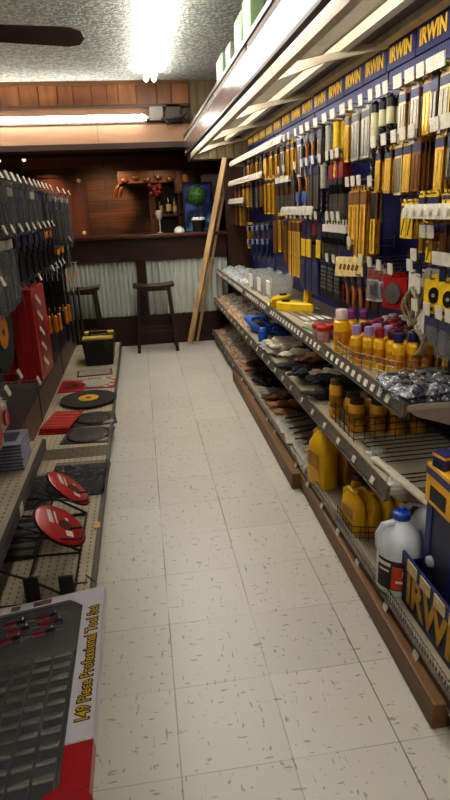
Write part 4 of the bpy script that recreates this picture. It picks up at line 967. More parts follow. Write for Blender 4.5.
# far goods on the upper shelf
cs = thing('clear_clamshell', 'clamshell', 'clamshell')
MB().box(-.08, .08, -.055, .055, 0, .003).build('backing_card', mat('card_greywhite', '#8d8f92', .4, var=.3), cs)
pillow(.13, .085, .04, .005, 5).build('clear_shell', clear('shell_clear', '#cfd2d2', .4, .12), cs, smooth='all')
MB().box(-.04, .04, -.012, .012, .004, .02).build('metal_part', blade, cs, bevel=.003)
cp_ = Proto(cs)
for i in range(9):
    for k in range(2):
        cp_.put((.92+.12*k+ri.uniform(-.02, .02), 5.1+.16*i+ri.uniform(-.03, .03), US+.002), (ri.uniform(.1, .5), ri.uniform(-.4, -.1), ri.uniform(-.8, .8)), 'clear clamshell pack lying in the %s line, %s from its near end, upper shelf' % (('lip', 'rear')[k], nth(i)), 'clear clamshells on the upper shelf')
tubn = ['nearest', 'middle', 'farthest']
for i, (x, y) in enumerate(((1.0, 4.25), (.98, 4.5), (.97, 4.78))):
    t = thing('clear_tub', 'clear plastic tub of small parts on the upper shelf, %s of three' % tubn[i], 'tub', (x, y, US))
    MB().prism([(-.07, 0), (.07, 0), (.085, .17), (.075, .17), (.062, .01), (-.062, .01), (-.075, .17), (-.085, .17)], -.09, .09, 'XZ').box(-.07, .07, -.09, -.084, 0, .16).box(-.07, .07, .084, .09, 0, .16).build('tub_wall', clear('tub_clear', '#d7dad8', .45, .15), t)
    MB().box(-.06, .06, -.08, .08, .011, .07).build('contents', mat('tub_contents', '#8f8f88', .6, var=.6, scale=60), t, bevel=.01)['kind'] = 'stuff'
    MB().box(-.09, -.078, -.05, .05, .03, .13).build('paper_label', cwhite, t)
def chalk_reel(loc, rot, label):
    r = thing('chalk_reel', label, 'chalk reel', loc, rot)
    MB().prism([(-.16, .0), (-.05, .035), (.06, .05), (.12, .03), (.13, -.02), (.08, -.055), (-.04, -.05), (-.16, -.02)], 0, .055, 'XY').build('case', mat('reel_yellow', '#e2bb10', .35, coat=.3), r, bevel=.012, seg=3, smooth=True)
    MB().lathe([(.028, .055), (.026, .066), (.008, .068)], (.06, 0, 0), 16).build('crank', cblack, r, smooth=True)
    MB().tube([(-.16, -.01, .028), (-.19, -.01, .03), (-.2, -.015, .02)], .005, 6).build('line_hook', blade, r, smooth=True)
chalk_reel((.93, 3.95, US+.003), (0, 0, .9), 'yellow chalk line reel lying on the upper shelf, farther of two')
chalk_reel((.95, 3.66, US+.003), (0, 0, 2.2), 'yellow chalk line reel on the upper shelf, nearer of two')
r = thing('trigger_tool', 'upright yellow trigger-handled tool on the upper shelf beside the reels', 'tool', (1.06, 3.72, US))
MB().prism([(-.03, 0), (.04, 0), (.03, .04), (.01, .14), (-.02, .15), (-.03, .05)], -.02, .02, 'YZ').build('handle', mat('reel_yellow', '#e2bb10', .35, coat=.3), r, bevel=.008, smooth=True)
MB().box(-.015, .015, -.06, -.03, .0, .12).build('trigger', mat('reel_yellow2', '#c79d10', .4), r, bevel=.006)
MB().box(-.01, .01, -.05, .07, .14, .17).build('black_head', cblack, r, bevel=.004)
for i in range(4):
    b = thing('steel_bar', 'flat grey steel bar lying along the upper shelf, %s from the lip' % nth(i), 'bar', (.93+.045*i, 3.3, US), (0, 0, .04))
    MB().box(-.015, .015, -.32, .32, 0, .012).build('bar_body', blade, b, bevel=.002); MB().box(-.0155, .0155, -.05, .08, .0125, .0132).build('paper_band', cwhite, b)
b = thing('green_pack', 'flat green carded pack lying on the upper shelf', 'pack', (.95, 2.98, US), (0, 0, .2))
MB().box(-.09, .09, -.1, .1, .013, .02).build('green_card', mat('card_green', '#5c8a4c', .45, var=.25), b); MB().box(-.05, .05, -.06, .06, .02, .03).build('blister', cgrey, b, bevel=.005); MB().box(-.09, .09, -.1, .1, 0, .013).build('stacked_card', cwhite, b)
for i, (x, y) in enumerate(((.885, 3.17), (.9, 2.98))):
    b = thing('white_reel', ('white string roll on the upper shelf lip left of the green pack', 'white string roll at the near side of the green pack')[i], 'roll', (x, y-.12, US), (0, 0, i))
    MB().lathe([(.012, .0), (.03, 0), (.032, .01), (.03, .04), (.012, .04)], seg=14).build('string', cwhite, b, smooth=True); MB().lathe([(.013, -.0), (.013, .044)], seg=10).build('core', cgrey, b)
for i, (x, y) in enumerate(((.866, 2.82), (.93, 2.80), (.868, 2.75), (.99, 2.82))):
    j = thing('parts_jar', 'red-lidded clear jar of small parts, %s' % ('at the lip', 'second from the lip', 'at the lip nearer the bottles', 'third from the lip')[i], 'jar', (x, y, US))
    MB().lathe([(.03, 0), (.033, .01), (.033, .05), (.028, .058)], seg=16).build('jar_body', clear('jar_clear', '#c9a0a0', .35, .1), j, smooth=True)
    MB().lathe([(.034, .056), (.035, .075), (.03, .08)], seg=16).build('lid', mat('lid_red', '#a02a1f', .4), j, smooth=True)
    MB().lathe([(.027, .003), (.027, .05)], seg=12).build('contents', mat('jar_parts', '#7a3a30', .5, var=.5, scale=70), j)

# ---------------------------------------------------------------- middle shelf
glv = thing('work_glove', 'glove', 'glove')
def glove_mesh():
    m = MB()
    m.tube([(-.11, 0, .02), (-.06, 0, .02), (-.02, 0, .022), (.02, 0, .02), (.035, 0, .016)], .04, 10, rs=[.036, .033, .044, .046, .03])
    for k, (y, l, a) in enumerate(((-.036, .075, -.16), (-.013, .092, -.04), (.011, .086, .06), (.034, .066, .2))):
        b = Vector((.018, y, .02)); d = Vector((math.cos(a), math.sin(a), 0))
        m.tube([b, b+d*l*.5+Vector((0, 0, .006)), b+d*l*.85, b+d*l], .013, 8, rs=[.0125, .0128, .0115, .006])
    m.tube([(-.045, -.03, .02), (-.015, -.06, .024), (.02, -.078, .018), (.032, -.08, .016)], .014, 8, rs=[.016, .015, .013, .006])
    m.v = [(x, y, .004+z*.8) for x, y, z in m.v]; return m
g_ = glove_mesh(); g_.build('glove_hand', mat('glove_grey', '#a49e94', .8, var=.25, scale=70), glv, smooth='all')
c_ = MB().tube([(-.135, 0, .02), (-.1, 0, .02), (-.085, 0, .02)], .04, 10, rs=[.042, .039, .036]); c_.v = [(x, y, .004+z*.8) for x, y, z in c_.v]
c_.build('cuff', mat('glove_cuff', '#4a4844', .8, var=.3), glv, smooth=True)
GP = Proto(glv)
GM = {'grey': mat('glove_grey', '#a49e94', .8, var=.25, scale=70), 'black': mat('glove_black', '#27262a', .75, var=.3, scale=60), 'tan': mat('glove_tan', '#ab7d54', .75, var=.2, scale=50), 'cream': mat('glove_cream', '#c9bda8', .8, var=.2),
      'red': mat('glove_red', '#6e2626', .75, var=.3), 'blue': mat('glove_blue', '#2b5aa5', .6, var=.2), 'brown': mat('glove_brown', '#6b452c', .75, var=.25)}
def glove(x, y, z, col, label, tilt=(0, 0), rz=None, cuff=None):
    o = GP.put((x, y, z), (tilt[0], tilt[1], rz if rz is not None else ri.uniform(2.4, 3.9)), label, 'work gloves on the right shelves')
    paint(o, 'glove_hand', GM[col]); paint(o, 'cuff', GM[cuff or 'black'])
for i in range(7):
    glove(.88+.02*(i % 2), 3.72+.1*(i//2)-.03*(i % 2), MS+.045*(i % 2), 'cream' if i % 2 else 'grey', '%s glove in the middle shelf pile, %s from its near end' % ('cream' if i % 2 else 'grey', nth(i)), (.1, -.1), 2.6+.15*i, 'grey')
for i in range(9):
    c = ('black', 'black', 'cream', 'black', 'black', 'tan', 'black', 'cream', 'black')[i]
    glove(.87+.05*(i % 3), 2.78+.1*i, MS+.03*(i % 2)+.02*(i % 3), c, '%s glove among dark gloves on the middle shelf, %s from the near end' % (c, nth(i)), (ri.uniform(-.3, .3), ri.uniform(-.5, .1)), None)
for i in range(6):
    glove(1.06+.03*(i % 2), 2.9+.24*i, MS, ('black', 'grey')[i % 2], '%s glove at the back of the middle shelf, %s from near end' % (('black', 'grey')[i % 2], nth(i)), (.2, -.2))
# blue strap roll and blue can
s_ = thing('strap_roll', 'bright blue webbing roll on the middle shelf', 'strap', (.9, 4.55, MS+.075), (0, 0, .4))
for k in range(3):
    pts = [((.075-.012*k)*math.cos(a), .012*math.sin(3*a), (.072-.012*k)*math.sin(a)) for a in [2*PI*i/24 for i in range(24)]]
    m = MB().tube(pts, .009, 6, closed=True); m.v = [(x, y*6, z) for x, y, z in m.v]; m.build('strap_coil', mat('strap_blue', '#2f66b8', .5, var=.2, scale=60), s_, smooth=True)
MB().box(-.02, .06, -.06, .0, -.075, -.03).build('buckle', cblack, s_, bevel=.006)
for i in range(3): glove(.97+.03*i, 4.25+.13*i, MS+.01, 'blue', 'blue work glove behind the blue webbing roll, %s from the near side' % nth(i), (.2, -.3))
c = thing('blue_can', 'small blue spray can on the middle shelf beside the webbing roll', 'can', (.845, 4.13, MS))
MB().lathe([(.033, 0), (.034, .004), (.034, .085), (.03, .095)], seg=16).build('can_body', mat('can_blue', '#2c62c4', .3, .2), c, smooth=True); MB().lathe([(.024, .094), (.024, .118), (.018, .122)], seg=14).build('cap', mat('can_capblue', '#5d8ee0', .3), c, smooth=True)
# packets: flat carded packs lying in leaning piles
def mk_packet(name, w, d):
    p = thing(name, 'packet', 'packet')
    MB().box(-w/2, w/2, -d/2, d/2, 0, .004).build('card', mat('packet_tan', '#8a6747', .5, var=.4, scale=25), p)
    pillow(w*.75, d*.8, .022, .003, 9).build('contents', mat('packet_grey', '#a79d90', .4, var=.6, scale=40), p, loc=(w*.06, 0, .004), smooth='all')
    MB().box(-w/2-.001, -w/2+.03, -d/2, d/2, .0035, .0055).build('header_label', mat('packet_head', '#a8825c', .5, var=.3), p)
    return Proto(p)
PK = mk_packet('carded_packet', .22, .11)
PM = {'tan': mat('packet_tan', '#8a6747', .5, var=.4, scale=25), 'rust': mat('packet_rust', '#9a5f38', .5, var=.4, scale=25), 'grey': mat('packet_cardgrey', '#7f7a72', .45, var=.4, scale=25), 'dark': mat('packet_dark', '#3a322e', .5, var=.5, scale=25), 'red': mat('packet_red', '#6d2a2a', .5, var=.4), 'green': mat('packet_green', '#5b5e42', .5, var=.4)}
for i in range(17):
    c = ('tan', 'rust', 'tan', 'dark', 'rust', 'grey')[i % 6]
    o = PK.put((.91+ri.uniform(-.02, .03), 4.78+.1*i, MS+.03), (.3+ri.uniform(-.25, .3), -.2+ri.uniform(-.3, .15), ri.uniform(-.7, .7)), '%s carded packet leaning on the middle shelf, %s from near end of the line' % (c, nth(i)), 'carded packets on the middle shelf')
    paint(o, 'card', PM[c])
for i in range(8):
    c = ('dark', 'tan')[i % 2]
    o = PK.put((1.1, 4.85+.2*i, MS+.012), (.2, -.15, ri.uniform(-.3, .3)), '%s packet at the back of the middle shelf, %s from near end' % (c, nth(i)), 'carded packets on the middle shelf'); paint(o, 'card', PM[c])
# yellow canisters in a wire basket
def canister(x, y, z, h, r, label, cap='#3a2a20'):
    c = thing('canister', label, 'canister', (x, y, z))
    MB().lathe([(r*.97, 0), (r, .005), (r, h*.8), (r*.85, h*.86)], seg=18).build('can_body', mat('canister_yellow', '#c8921c', .35, coat=.3), c, smooth=True)
    MB().lathe([(r*.86, h*.85), (r*.86, h*.98), (r*.75, h)], seg=16).build('cap', mat('cap'+cap, cap, .4), c, smooth=True)
    MB().lathe([(r*1.012, h*.3), (r*1.012, h*.6)], seg=18).build('printed_label', mat('canister_label', '#8f6213', .4, var=.4, scale=40), c, smooth=True)
canister(.855, 2.5, MS, .19, .032, 'slim yellow canister alone at the middle shelf lip before the black gloves', '#5a4218')
for i, (x, y) in enumerate(((.885, 2.31), (.97, 2.28), (1.05, 2.25), (.9, 2.4), (.985, 2.37), (1.07, 2.34), (1.14, 2.24))):
    canister(x, y, MS, .15, .036, ('yellow canister in the wire basket, %s along its front row', 'yellow canister in the wire basket, %s along its back row')[i in (3, 4, 5)] % nth(i if i < 3 else (i-3 if i < 6 else 3)))
wb = thing('wire_basket', 'low wire fence around the yellow canisters on the middle shelf', 'basket', (.83, 2.19, MS))
m = MB()
for z in (.01, .04, .07, .1): m.tube([(0, .3, z), (0, 0, z), (.37, 0, z)], .002, 5)
pass
for i in range(9): m.tube([(.37*i/8, 0, 0), (.37*i/8, 0, .102)], .0018, 5)
for i in range(1, 6): m.tube([(0, .3*i/5, 0), (0, .3*i/5, .102)], .0018, 5)
m.build('wires', wired, wb)
gr = thing('wire_shelf_mat', 'flat wire grid lying on the empty near part of the middle shelf', 'wire grid', (.83, 1.76, MS))
m = MB()
for i in range(6): m.tube([(.03, .2+.04*i, .004), (.38, .2+.04*i, .004)], .0022, 5)
for i in range(3): m.tube([(.05, .02+.03*i, .004), (.38, .02+.03*i, .004)], .0022, 5)
for x in (.03, .38): m.tube([(x, .0, .007), (x, .42, .007)], .0022, 5)
m.build('wires', wired, gr)
for i, (x, y, a) in enumerate(((.88, 2.06, .3), (.84, 1.8, 1.1))):
    o = pillow(.09, .05, .012, .004, 20+i).build('plastic_scrap', clear('scrap_clear', '#c9c7c0', .35), loc=(x, y, MS+.002), rot=(0, 0, a), smooth='all')
    tag(o, ('crumpled clear plastic scrap on the bare middle shelf', 'clear plastic scrap at the near tip of the middle shelf lip')[i], 'plastic')

# ---------------------------------------------------------------- base deck
for i in range(16):
    c = ('rust', 'tan', 'grey', 'green', 'rust', 'tan', 'grey')[i % 7]
    o = PK.put((.88+ri.uniform(-.02, .03), 4.9+.1*i, BS+.03), (.3+ri.uniform(-.25, .3), -.2+ri.uniform(-.3, .15), ri.uniform(-.7, .7)), '%s carded packet leaning on the base deck, %s from near end of the line' % (c, nth(i)), 'carded packets on the base deck')
    paint(o, 'card', PM[c])
for i in range(6):
    c = ('red', 'red', 'black', 'black', 'black', 'grey')[5-i]
    glove(.88+.03*(i % 2), 3.98+.15*i, BS+.025*(i % 2), c, '%s glove on the base deck, %s from the leather gloves' % (c, nth(i)), (ri.uniform(-.2, .2), -.15))
for i in range(5): glove(.87+.06*(i % 2), 3.5+.09*i, BS+.03*(i % 2), 'tan' if i < 4 else 'brown', '%s leather glove on the base deck, %s from the steel blades' % ('tan' if i < 4 else 'brown', nth(i)), (.1, -.15), 2.5+.3*i, 'tan')
for i in range(5): glove(1.02+.04*(i % 2), 3.1+.14*i, BS+.05, 'brown', 'brown leather glove behind the steel blades, %s from the near end' % nth(i), (.2, -.3))
tb_ = thing('trowel_blade', 'blade', 'trowel blade')
MB().prism([(-.15, -.032), (.15, -.032), (.15, .032), (-.15, .032)], 0, .003, 'XY').build('steel_plate', mat('trowel_steel', '#aaa498', .35, .35, var=.25, scale=30), tb_, bevel=.001)
MB().box(-.155, -.1, -.034, .034, -.0005, .0045).build('card_sleeve', mat('sleeve_greywhite', '#a59e92', .5, var=.2), tb_)
MB().box(-.1, .12, -.003, .003, .003, .012).build('stiffener', blade, tb_)
TP = Proto(tb_)
for i in range(12):
    TP.put((.915+ri.uniform(-.015, .02), 2.75+.06*i, BS+.02+.005*(i % 3)), (.35, -.07, ri.uniform(-.15, .15)), 'long grey steel trowel blade on the base deck, %s from the yellow jugs' % nth(i), 'steel trowel blades on the base deck')
h = thing('wooden_dowel', 'pale wooden dowel lying across the base deck behind yellow jug', 'handle', (.85, 2.78, BS+.085), (0, .0, .5))
MB().tube([(-.09, 0, 0), (-.04, 0, .0), (.06, 0, 0), (.12, 0, 0)], .014, 10, rs=[.011, .015, .013, .012]).build('grip', wood('handle_pale', '#b39a74', '#cdb58d', 'X'), h, smooth=True); MB().lathe([(.015, .1), (.015, .13)], axis='X', seg=10).build('ferrule', blade, h)
for i in range(2):
    o = pillow(.1, .07, .05, .01, 40+i).build('plastic_scrap', clear('scrap_clear', '#c9c7c0', .35), loc=(.79+.03*i, 2.68+.09*i, BS), rot=(0, 0, i), smooth='all'); tag(o, 'crumpled clear wrap %s on the base deck' % ('against the yellow jug', 'beside the trowel blades'), 'plastic') if False else tag(o, ('crumpled clear wrap against the nearer side of the trowel blades', 'crumpled clear wrap beside the pale wooden dowel')[i], 'plastic')
# yellow jugs
def jug(label, loc, rz, col, w=.085, d=.12, h=.25, capcol='#c18e14'):
    j = thing('plastic_jug', label, 'jug', loc, (0, 0, rz)); m = MB()
    prof = [(.97, 0), (1, .02), (1, .3), (.98, .32), (.98, .36), (1, .38), (1, .62), (.96, .74), (.8, .86), (.55, .94), (.34, .97)]
    vs = []; n = 20
    for s_, z in prof:
        for k in range(n):
            a = 2*PI*k/n; ca, sa = math.cos(a), math.sin(a)
            ex = .45 if z < .8 else .7
            px_ = math.copysign(abs(ca)**ex, ca)*w/2*s_; py = math.copysign(abs(sa)**ex, sa)*d/2*s_
            sh_ = max(0, z-.62)/.38; vs.append((px_*(1-.3*sh_), py*(1-.0*sh_)-sh_*d*.12*0, z*h))
    fs = [(i*n+k, i*n+(k+1) % n, (i+1)*n+(k+1) % n, (i+1)*n+k) for i in range(len(prof)-1) for k in range(n)]+[tuple(range(n))[::-1], tuple((len(prof)-1)*n+k for k in range(n))]
    m.add(vs, fs); m.build('jug_body', col, j, smooth=True)
    m = MB().tube([(0, d*.06, h*.93), (0, d*.3, h*.97), (0, d*.5, h*.88), (0, d*.53, h*.68), (0, d*.46, h*.55)], .011, 8); m.build('handle', col, j, smooth=True)
    m = MB().lathe([(.018, h*.965), (.019, h*1.03), (.015, h*1.04)], (0, -d*.12, 0), 14); m.build('cap', mat('jugcap'+capcol, capcol, .4), j, smooth=True)
    MB().box(-w/2-.0012, -w/2, -d*.32, d*.32, h*.36, h*.62).build('embossed_label', mat('jug_label', '#b8830f', .4, var=.2, scale=30), j, bevel=.001)
    for z in (.12, .2, .28): MB().box(-w*.505, w*.505, -d*.36, d*.36, h*z, h*z+.005).build('rib', col, j)
    return j
jy = mat('jug_yellow', '#e0b010', .35, coat=.25, var=.08)
jug('large yellow handled jug at the lip of the base deck, front of its pair', (.805, 2.53, BS), .25, jy, .11, .15, .285)
jug('large yellow jug standing behind the front yellow jug', (.93, 2.52, BS), .1, mat('jug_amber', '#b7820f', .35, coat=.25), .11, .16, .27)
for i in range(4):
    b = jug(('yellow fluted jug nearest the lip in the wire-fenced row of four', 'yellow fluted jug second from the lip in the row of four', 'yellow fluted jug third from the lip in the row of four', 'yellow fluted jug farthest from the lip in the row of four')[i], (.80+.058*i, 2.09-.02*i, BS), .2, jy, .055, .13, .18)
wf = thing('wire_basket', 'small wire basket holding the row of yellow fluted jugs', 'basket', (.762, 2.0, BS))
m = MB()
for z in (.015, .04, .065): m.tube([(0, .18, z), (0, 0, z), (.26, -.07, z)], .002, 5)
for i in range(9): m.tube([(.26*i/8, -.07*i/8, 0), (.26*i/8, -.07*i/8, .067)], .0016, 4)
for i in range(1, 6): m.tube([(0, .18*i/5, 0), (0, .18*i/5, .067)], .0016, 4)
m.build('wires', wired, wf)
c = thing('bottle_cap_jar', 'small purple-capped yellow bottle behind the fluted jugs', 'bottle', (.88, 2.26, BS))
MB().lathe([(.03, 0), (.03, .12), (.018, .14)], seg=14).build('bottle_body', jy, c, smooth=True); MB().lathe([(.02, .138), (.02, .165)], seg=12).build('cap', mat('cap_purple', '#6b2a6d', .35), c)
# white jugs with blue caps
wj = mat('jug_white', '#d3d8dd', .35, coat=.2, var=.06)
def white_jug(label, loc, rz, front):
    j = thing('white_jug', label, 'jug', loc, (0, 0, rz)); r = .078; h = .3
    MB().lathe([(r*.92, 0), (r, .012), (r, .165), (r*.97, .185), (r*.8, .222), (r*.5, .25), (.026, .268), (.024, .28)], seg=28).build('jug_body', wj, j, smooth=True)
    MB().tube([(-.03, .0, .264), (-.07, 0, .262), (-.088, 0, .23), (-.085, 0, .185), (-.072, 0, .165)], .012, 8).build('handle', wj, j, smooth=True)
    MB().lathe([(.03, .276), (.031, .298), (.024, .303), (.012, .304), (.011, .318), (.006, .32)], seg=16).build('cap', mat('cap_blue', '#21479c', .35), j, smooth=True)
    def arc(a0, a1, z0, z1, rr, m, nm):
        g = MB().grid(lambda u, v: (rr*math.cos(a0+(a1-a0)*u), rr*math.sin(a0+(a1-a0)*u), z0+(z1-z0)*v), 10, 1); g.build(nm, m, j, smooth=True)
    if front:
        arc(PI*.98, PI*1.5, .03, .145, r+.001, mat('label_dark', '#2c2422', .45, var=.5, scale=50), 'dark_label')
        arc(PI*1.22, PI*1.52, .035, .125, r+.0018, mat('label_orange', '#b8421f', .45, var=.2, scale=30), 'orange_label')
        arc(PI*.98, PI*1.2, .12, .135, r+.0022, cwhite, 'white_print'); arc(PI*1.02, PI*1.18, .098, .107, r+.0022, cwhite, 'white_print'); arc(PI*1.28, PI*1.46, .062, .072, r+.0028, cwhite, 'white_print'); arc(PI*1.36, PI*1.44, .088, .11, r+.0028, cwhite, 'white_print')
    return j
white_jug('white jug with blue cap and orange label at the near base deck', (.82, 1.685, BS), .15, True)
white_jug('second white jug standing behind the labelled one', (.97, 1.76, BS), -.6, False)

# navy lettered display panel leaning on the wire fence
d = thing('display_tray', 'navy display tray lettered IRWIN with cream tabs at the near lip', 'display tray', (.80, 1.22, BS))
MB().box(0, .005, -.42, .385, .0, .185).build('front_panel', mat('tray_navy', '#23305c', .45, var=.1), d)
MB().box(.0, .16, .38, .385, 0, .16).box(.155, .16, -.42, .385, 0, .16).box(.005, .155, -.42, .385, 0, .004).build('tray_body', navyp, d)
text('IRWIN', .165, mat('letter_yellow', '#c99a25', .5), d, 'sign_lettering', basis((0, -1, 0), (0, 0, 1), (-.002, .355, .03)), .001, .006, 'LEFT', .85)
for i in range(7):
    y = .35-.09*i
    MB().box(-.012, -.008, y-.075, y-.012, .155, .195).build('cream_tab', mat('tab_cream', '#cdbd8a', .5, var=.2, scale=50), d, rot=(0, 0, 0))
MB().box(-.008, .0, -.42, .385, .15, .2).build('tab_rail', navyp, d)
# post with the yellow cartons
p = thing('display_post', 'tall navy and grey display post carrying yellow cartons at right edge', 'display post', (.955, 1.50, BS+.004))
MB().box(-.105, .2, -.12, .06, 0, .41).build('post_body', mat('post_grey', '#3b3d4c', .4, .2), p, bevel=.004)
MB().box(-.11, -.095, .03, .065, 0, .411).box(-.11, -.095, -.12, -.09, 0, .411).build('navy_edge', navyp, p)
MB().lathe([(.02, 0), (.018, .012), (.008, .018)], axis='X', seg=14).xf(Matrix.Translation((-.105, .02, .2)) @ Matrix.Rotation(PI, 4, 'Z')).build('clear_knob', mat('knob_clear', '#9a9aa2', .2), p, smooth=True)
PZ = BS+.415
carton('carton', 'large yellow carton with black panel on top of the display post', (.905, 1.475, PZ), .15, .16, .13)
carton('carton', 'small navy carton standing on the large yellow one, left corner', (.858, 1.50, PZ+.13), .05, .055, .05, .2, navyp, mat('carton_yellow', '#d7a11f', .45, var=.1))
carton('carton', 'yellow carton on the stack at right edge behind the small navy carton', (.935, 1.47, PZ+.13), .09, .1, .085, -.1)
# ================================================================ GOODS ON THE LEFT RACK
LB = .12
def carton_stack():
    for i in range(8):
        b = thing('plastic_box', 'thin clear-lidded blue plastic box, %s from the bottom of its stack' % nth(i), 'box', (-.625, 2.36, .45+.0145*i), (0, 0, rl2.uniform(-.04, .04)), 'stacked plastic boxes on the perforated shelf')
        MB().box(-.085, .085, -.085, .085, 0, .011).build('box_base', mat('box_slateblue', '#5b6078', .4, var=.3, scale=20), b, bevel=.002)
        MB().box(-.088, .088, -.088, .088, .011, .0142).build('lid_rim', clear('rim_clear', '#c4c6d8', .3, .12), b)
        if i == 7: MB().box(-.06, .06, -.05, .06, .0142, .015).build('paper_label', mat('label_slate', '#3b3c4c', .5, var=.5, scale=50), b)
rl2 = random.Random(77); carton_stack()
# toolbox
t = thing('toolbox', 'black plastic toolbox with yellow lid strips on the far left deck', 'toolbox', (-.44, 5.42, LB))
MB().prism([(-.12, 0), (.12, 0), (.14, .2), (-.14, .2)], -.17, .17, 'XZ').build('box_body', mat('toolbox_black', '#1a1918', .45), t, bevel=.012)
MB().box(-.15, .15, -.18, .18, .2, .235).build('lid', mat('toolbox_black', '#1a1918', .45), t, bevel=.01)
for y in (-.13, .11): MB().box(-.135, .135, y-.04, y+.04, .235, .262).build('yellow_strip', mat('toolbox_yellow', '#cfb24c', .4), t, bevel=.008)
MB().tube([(-.08, 0, .235), (-.08, 0, .275), (.08, 0, .275), (.08, 0, .235)], .013, 8).build('handle', mat('toolbox_black', '#1a1918', .45), t, smooth=True)
for x in (-.08, .08): MB().box(x-.02, x+.02, -.192, -.178, .17, .225).build('latch', mat('toolbox_latch', '#2d2b29', .4), t, bevel=.004)
# flat goods on the deck
def flat_pack(label, loc, w, d, card, item, rz=0, kind='blade', name='flat_pack', h=.006):
    p = thing(name, label, 'pack', loc, (0, 0, rz))
    MB().box(-w/2, w/2, -d/2, d/2, 0, h).build('card', card, p, bevel=.001)
    if kind == 'blade':
        MB().lathe([(min(w, d)*.42, h), (min(w, d)*.42, h+.003), (.02, h+.0035)], (w*.1, 0, 0), 32).build('saw_blade', item, p)
        MB().lathe([(.03, h+.0035), (.03, h+.005)], (w*.1, 0, 0), 14).build('blade_hub', cblack, p)
    elif kind == 'strips':
        m = MB()
        for i in range(5): m.box(-w*.44, w*.44, -d*.42+i*d*.17, -d*.42+i*d*.17+d*.1, h, h+.003)
        m.build('printed_strip', item, p)
    elif kind == 'checks':
        m = MB()
        for i in range(6):
            for k in range(3):
                if (i+k) % 2: m.box(w*(-.02+.16*k), w*(.14+.16*k), -d*.48+i*d*.16, -d*.32+i*d*.16, h, h+.001)
        m.build('check_print', item, p); MB().lathe([(d*.4, h), (d*.4, h+.002)], (-w*.2, 0, 0), 20).build('pale_disc', cgrey, p)
    elif kind == 'parts':
        m = MB(); rr = random.Random(int(w*1000))
        for i in range(14): m.obox((rr.uniform(-.4, .4)*w, rr.uniform(-.4, .4)*d, h+.01), (.02+rr.random()*.06, .008, .012), (0, 0, rr.random()*3))
        m.build('metal_parts', item, p)['kind'] = 'stuff'
        MB().box(-w*.47, w*.47, -d*.46, d*.46, h+.02, h+.024).build('clear_cover', clear('cover_clear', '#8d8d90', .86, .05), p)
    return p
chk = mat('print_white', '#c5bcb2', .5); kr = mat('flat_red', '#a91f1d', .4, var=.18, scale=20)
flat_pack('dark red printed pack lying on the deck just before the toolbox', (-.47, 5.0, LB), .3, .2, mat('flat_maroon', '#5e2527', .45, var=.5, scale=18), cgrey, .05, 'strips')
flat_pack('red blade pack at the back of the deck behind the abrasive disc', (-.62, 4.62, LB), .2, .32, kr, mat('blade_redgrey', '#8a3a36', .35, .3), 0, 'blade')
flat_pack('red and white checked pack at the deck edge behind the abrasive disc', (-.40, 4.66, LB), .24, .3, mat('flat_red2', '#96302c', .4, var=.3, scale=20), chk, -.05, 'checks')
d = thing('abrasive_disc', 'large black abrasive disc with yellow centre lying on the left deck', 'disc', (-.462, 4.2, LB+.012), (0, 0, .3))
MB().lathe([(.20, 0), (.205, .004), (.203, .012), (.03, .014)], seg=48).build('disc_body', mat('abrasive', '#2c2725', .75, scale=150, var=.3), d, smooth=True)
MB().lathe([(.075, .0135), (.074, .016), (.014, .0165)], seg=28).build('yellow_label', mat('disc_yellow', '#d8a51c', .5), d)
MB().lathe([(.022, .0165), (.02, .018)], seg=14).build('arbor_ring', cblack, d)
flat_pack('slim pack lying under the large black abrasive disc', (-.46, 4.2, LB), .2, .2, cwhite, blade, 0, 'strips')
for i in range(3):
    flat_pack('bright red flat pack in the pile beside the clear clamshells, %s' % ('bottom one', 'middle one', 'topmost')[i], (-.615+.008*i, 3.72+.012*i, LB+.011*i), .19, .34, kr, chk if False else mat('flat_redprint', '#bb4a42', .4), -.12-.03*i, 'strips', h=.008)
def clam_blade(label, loc, rz, dia, col):
    p = thing('blade_clamshell', label, 'clamshell', loc, (0, 0, rz))
    MB().box(-.15, .15, -.13, .13, 0, .004).build('backing_card', mat('clam_dark', '#37332f', .45, var=.5, scale=14), p)
    MB().lathe([(dia/2, .006), (dia/2, .009), (.02, .01)], seg=36).build('saw_blade', col, p)
    MB().lathe([(dia*.5+.012, .004), (dia*.5+.008, .022), (dia*.42, .026), (.001, .026)], seg=32).build('clear_dome', clear('dome_clear', '#97948f', .78, .05), p, smooth=True)
    MB().box(.06, .13, -.11, -.06, .004, .0065).build('paper_label', mat('clam_label', '#9a968f', .5, var=.5, scale=50), p)
clam_blade('clear clamshell with dark saw blade on deck, farther of two', (-.40, 3.78, LB), .1, .2, mat('blade_mid', '#6e6b68', .3, .7))
clam_blade('clear clamshell with grey round blade on deck, nearer of two', (-.41, 3.48, LB), -.1, .24, mat('blade_grey', '#8b8681', .28, .8))
g = thing('wire_grid', 'wire grid lying on the left deck before the dark parts pack', 'wire grid', (-.7, 3.12, LB))
m = MB()
for i in range(9): m.tube([(.0, .018*i+.02, .004), (.42, .018*i+.02, .004)], .0022, 4)
for x in (.0, .21, .42): m.tube([(x, 0, .007), (x, .18, .007)], .0022, 4)
m.build('wires', mat('grid_wire', '#7d7466', .4, .5), g)
flat_pack('dark parts pack with white print lying across the left deck', (-.41, 2.84, LB), .3, .38, mat('flat_charcoal', '#2f2c2c', .4, var=.4, scale=20), mat('white_scraps', '#a9a39d', .4, var=.4, scale=40), -.04, 'parts')
flat_pack('grey clear blade pack lying behind the red saw blades', (-.62, 2.74, LB), .16, .36, mat('flat_grey', '#55504c', .4, var=.5, scale=15), blade, .1, 'parts')
flat_pack('dark pack in the shadow under the perforated shelf', (-.62, 2.3, LB), .2, .34, mat('flat_black', '#1f1d1c', .5, var=.5, scale=15), blade, 0, 'strips')
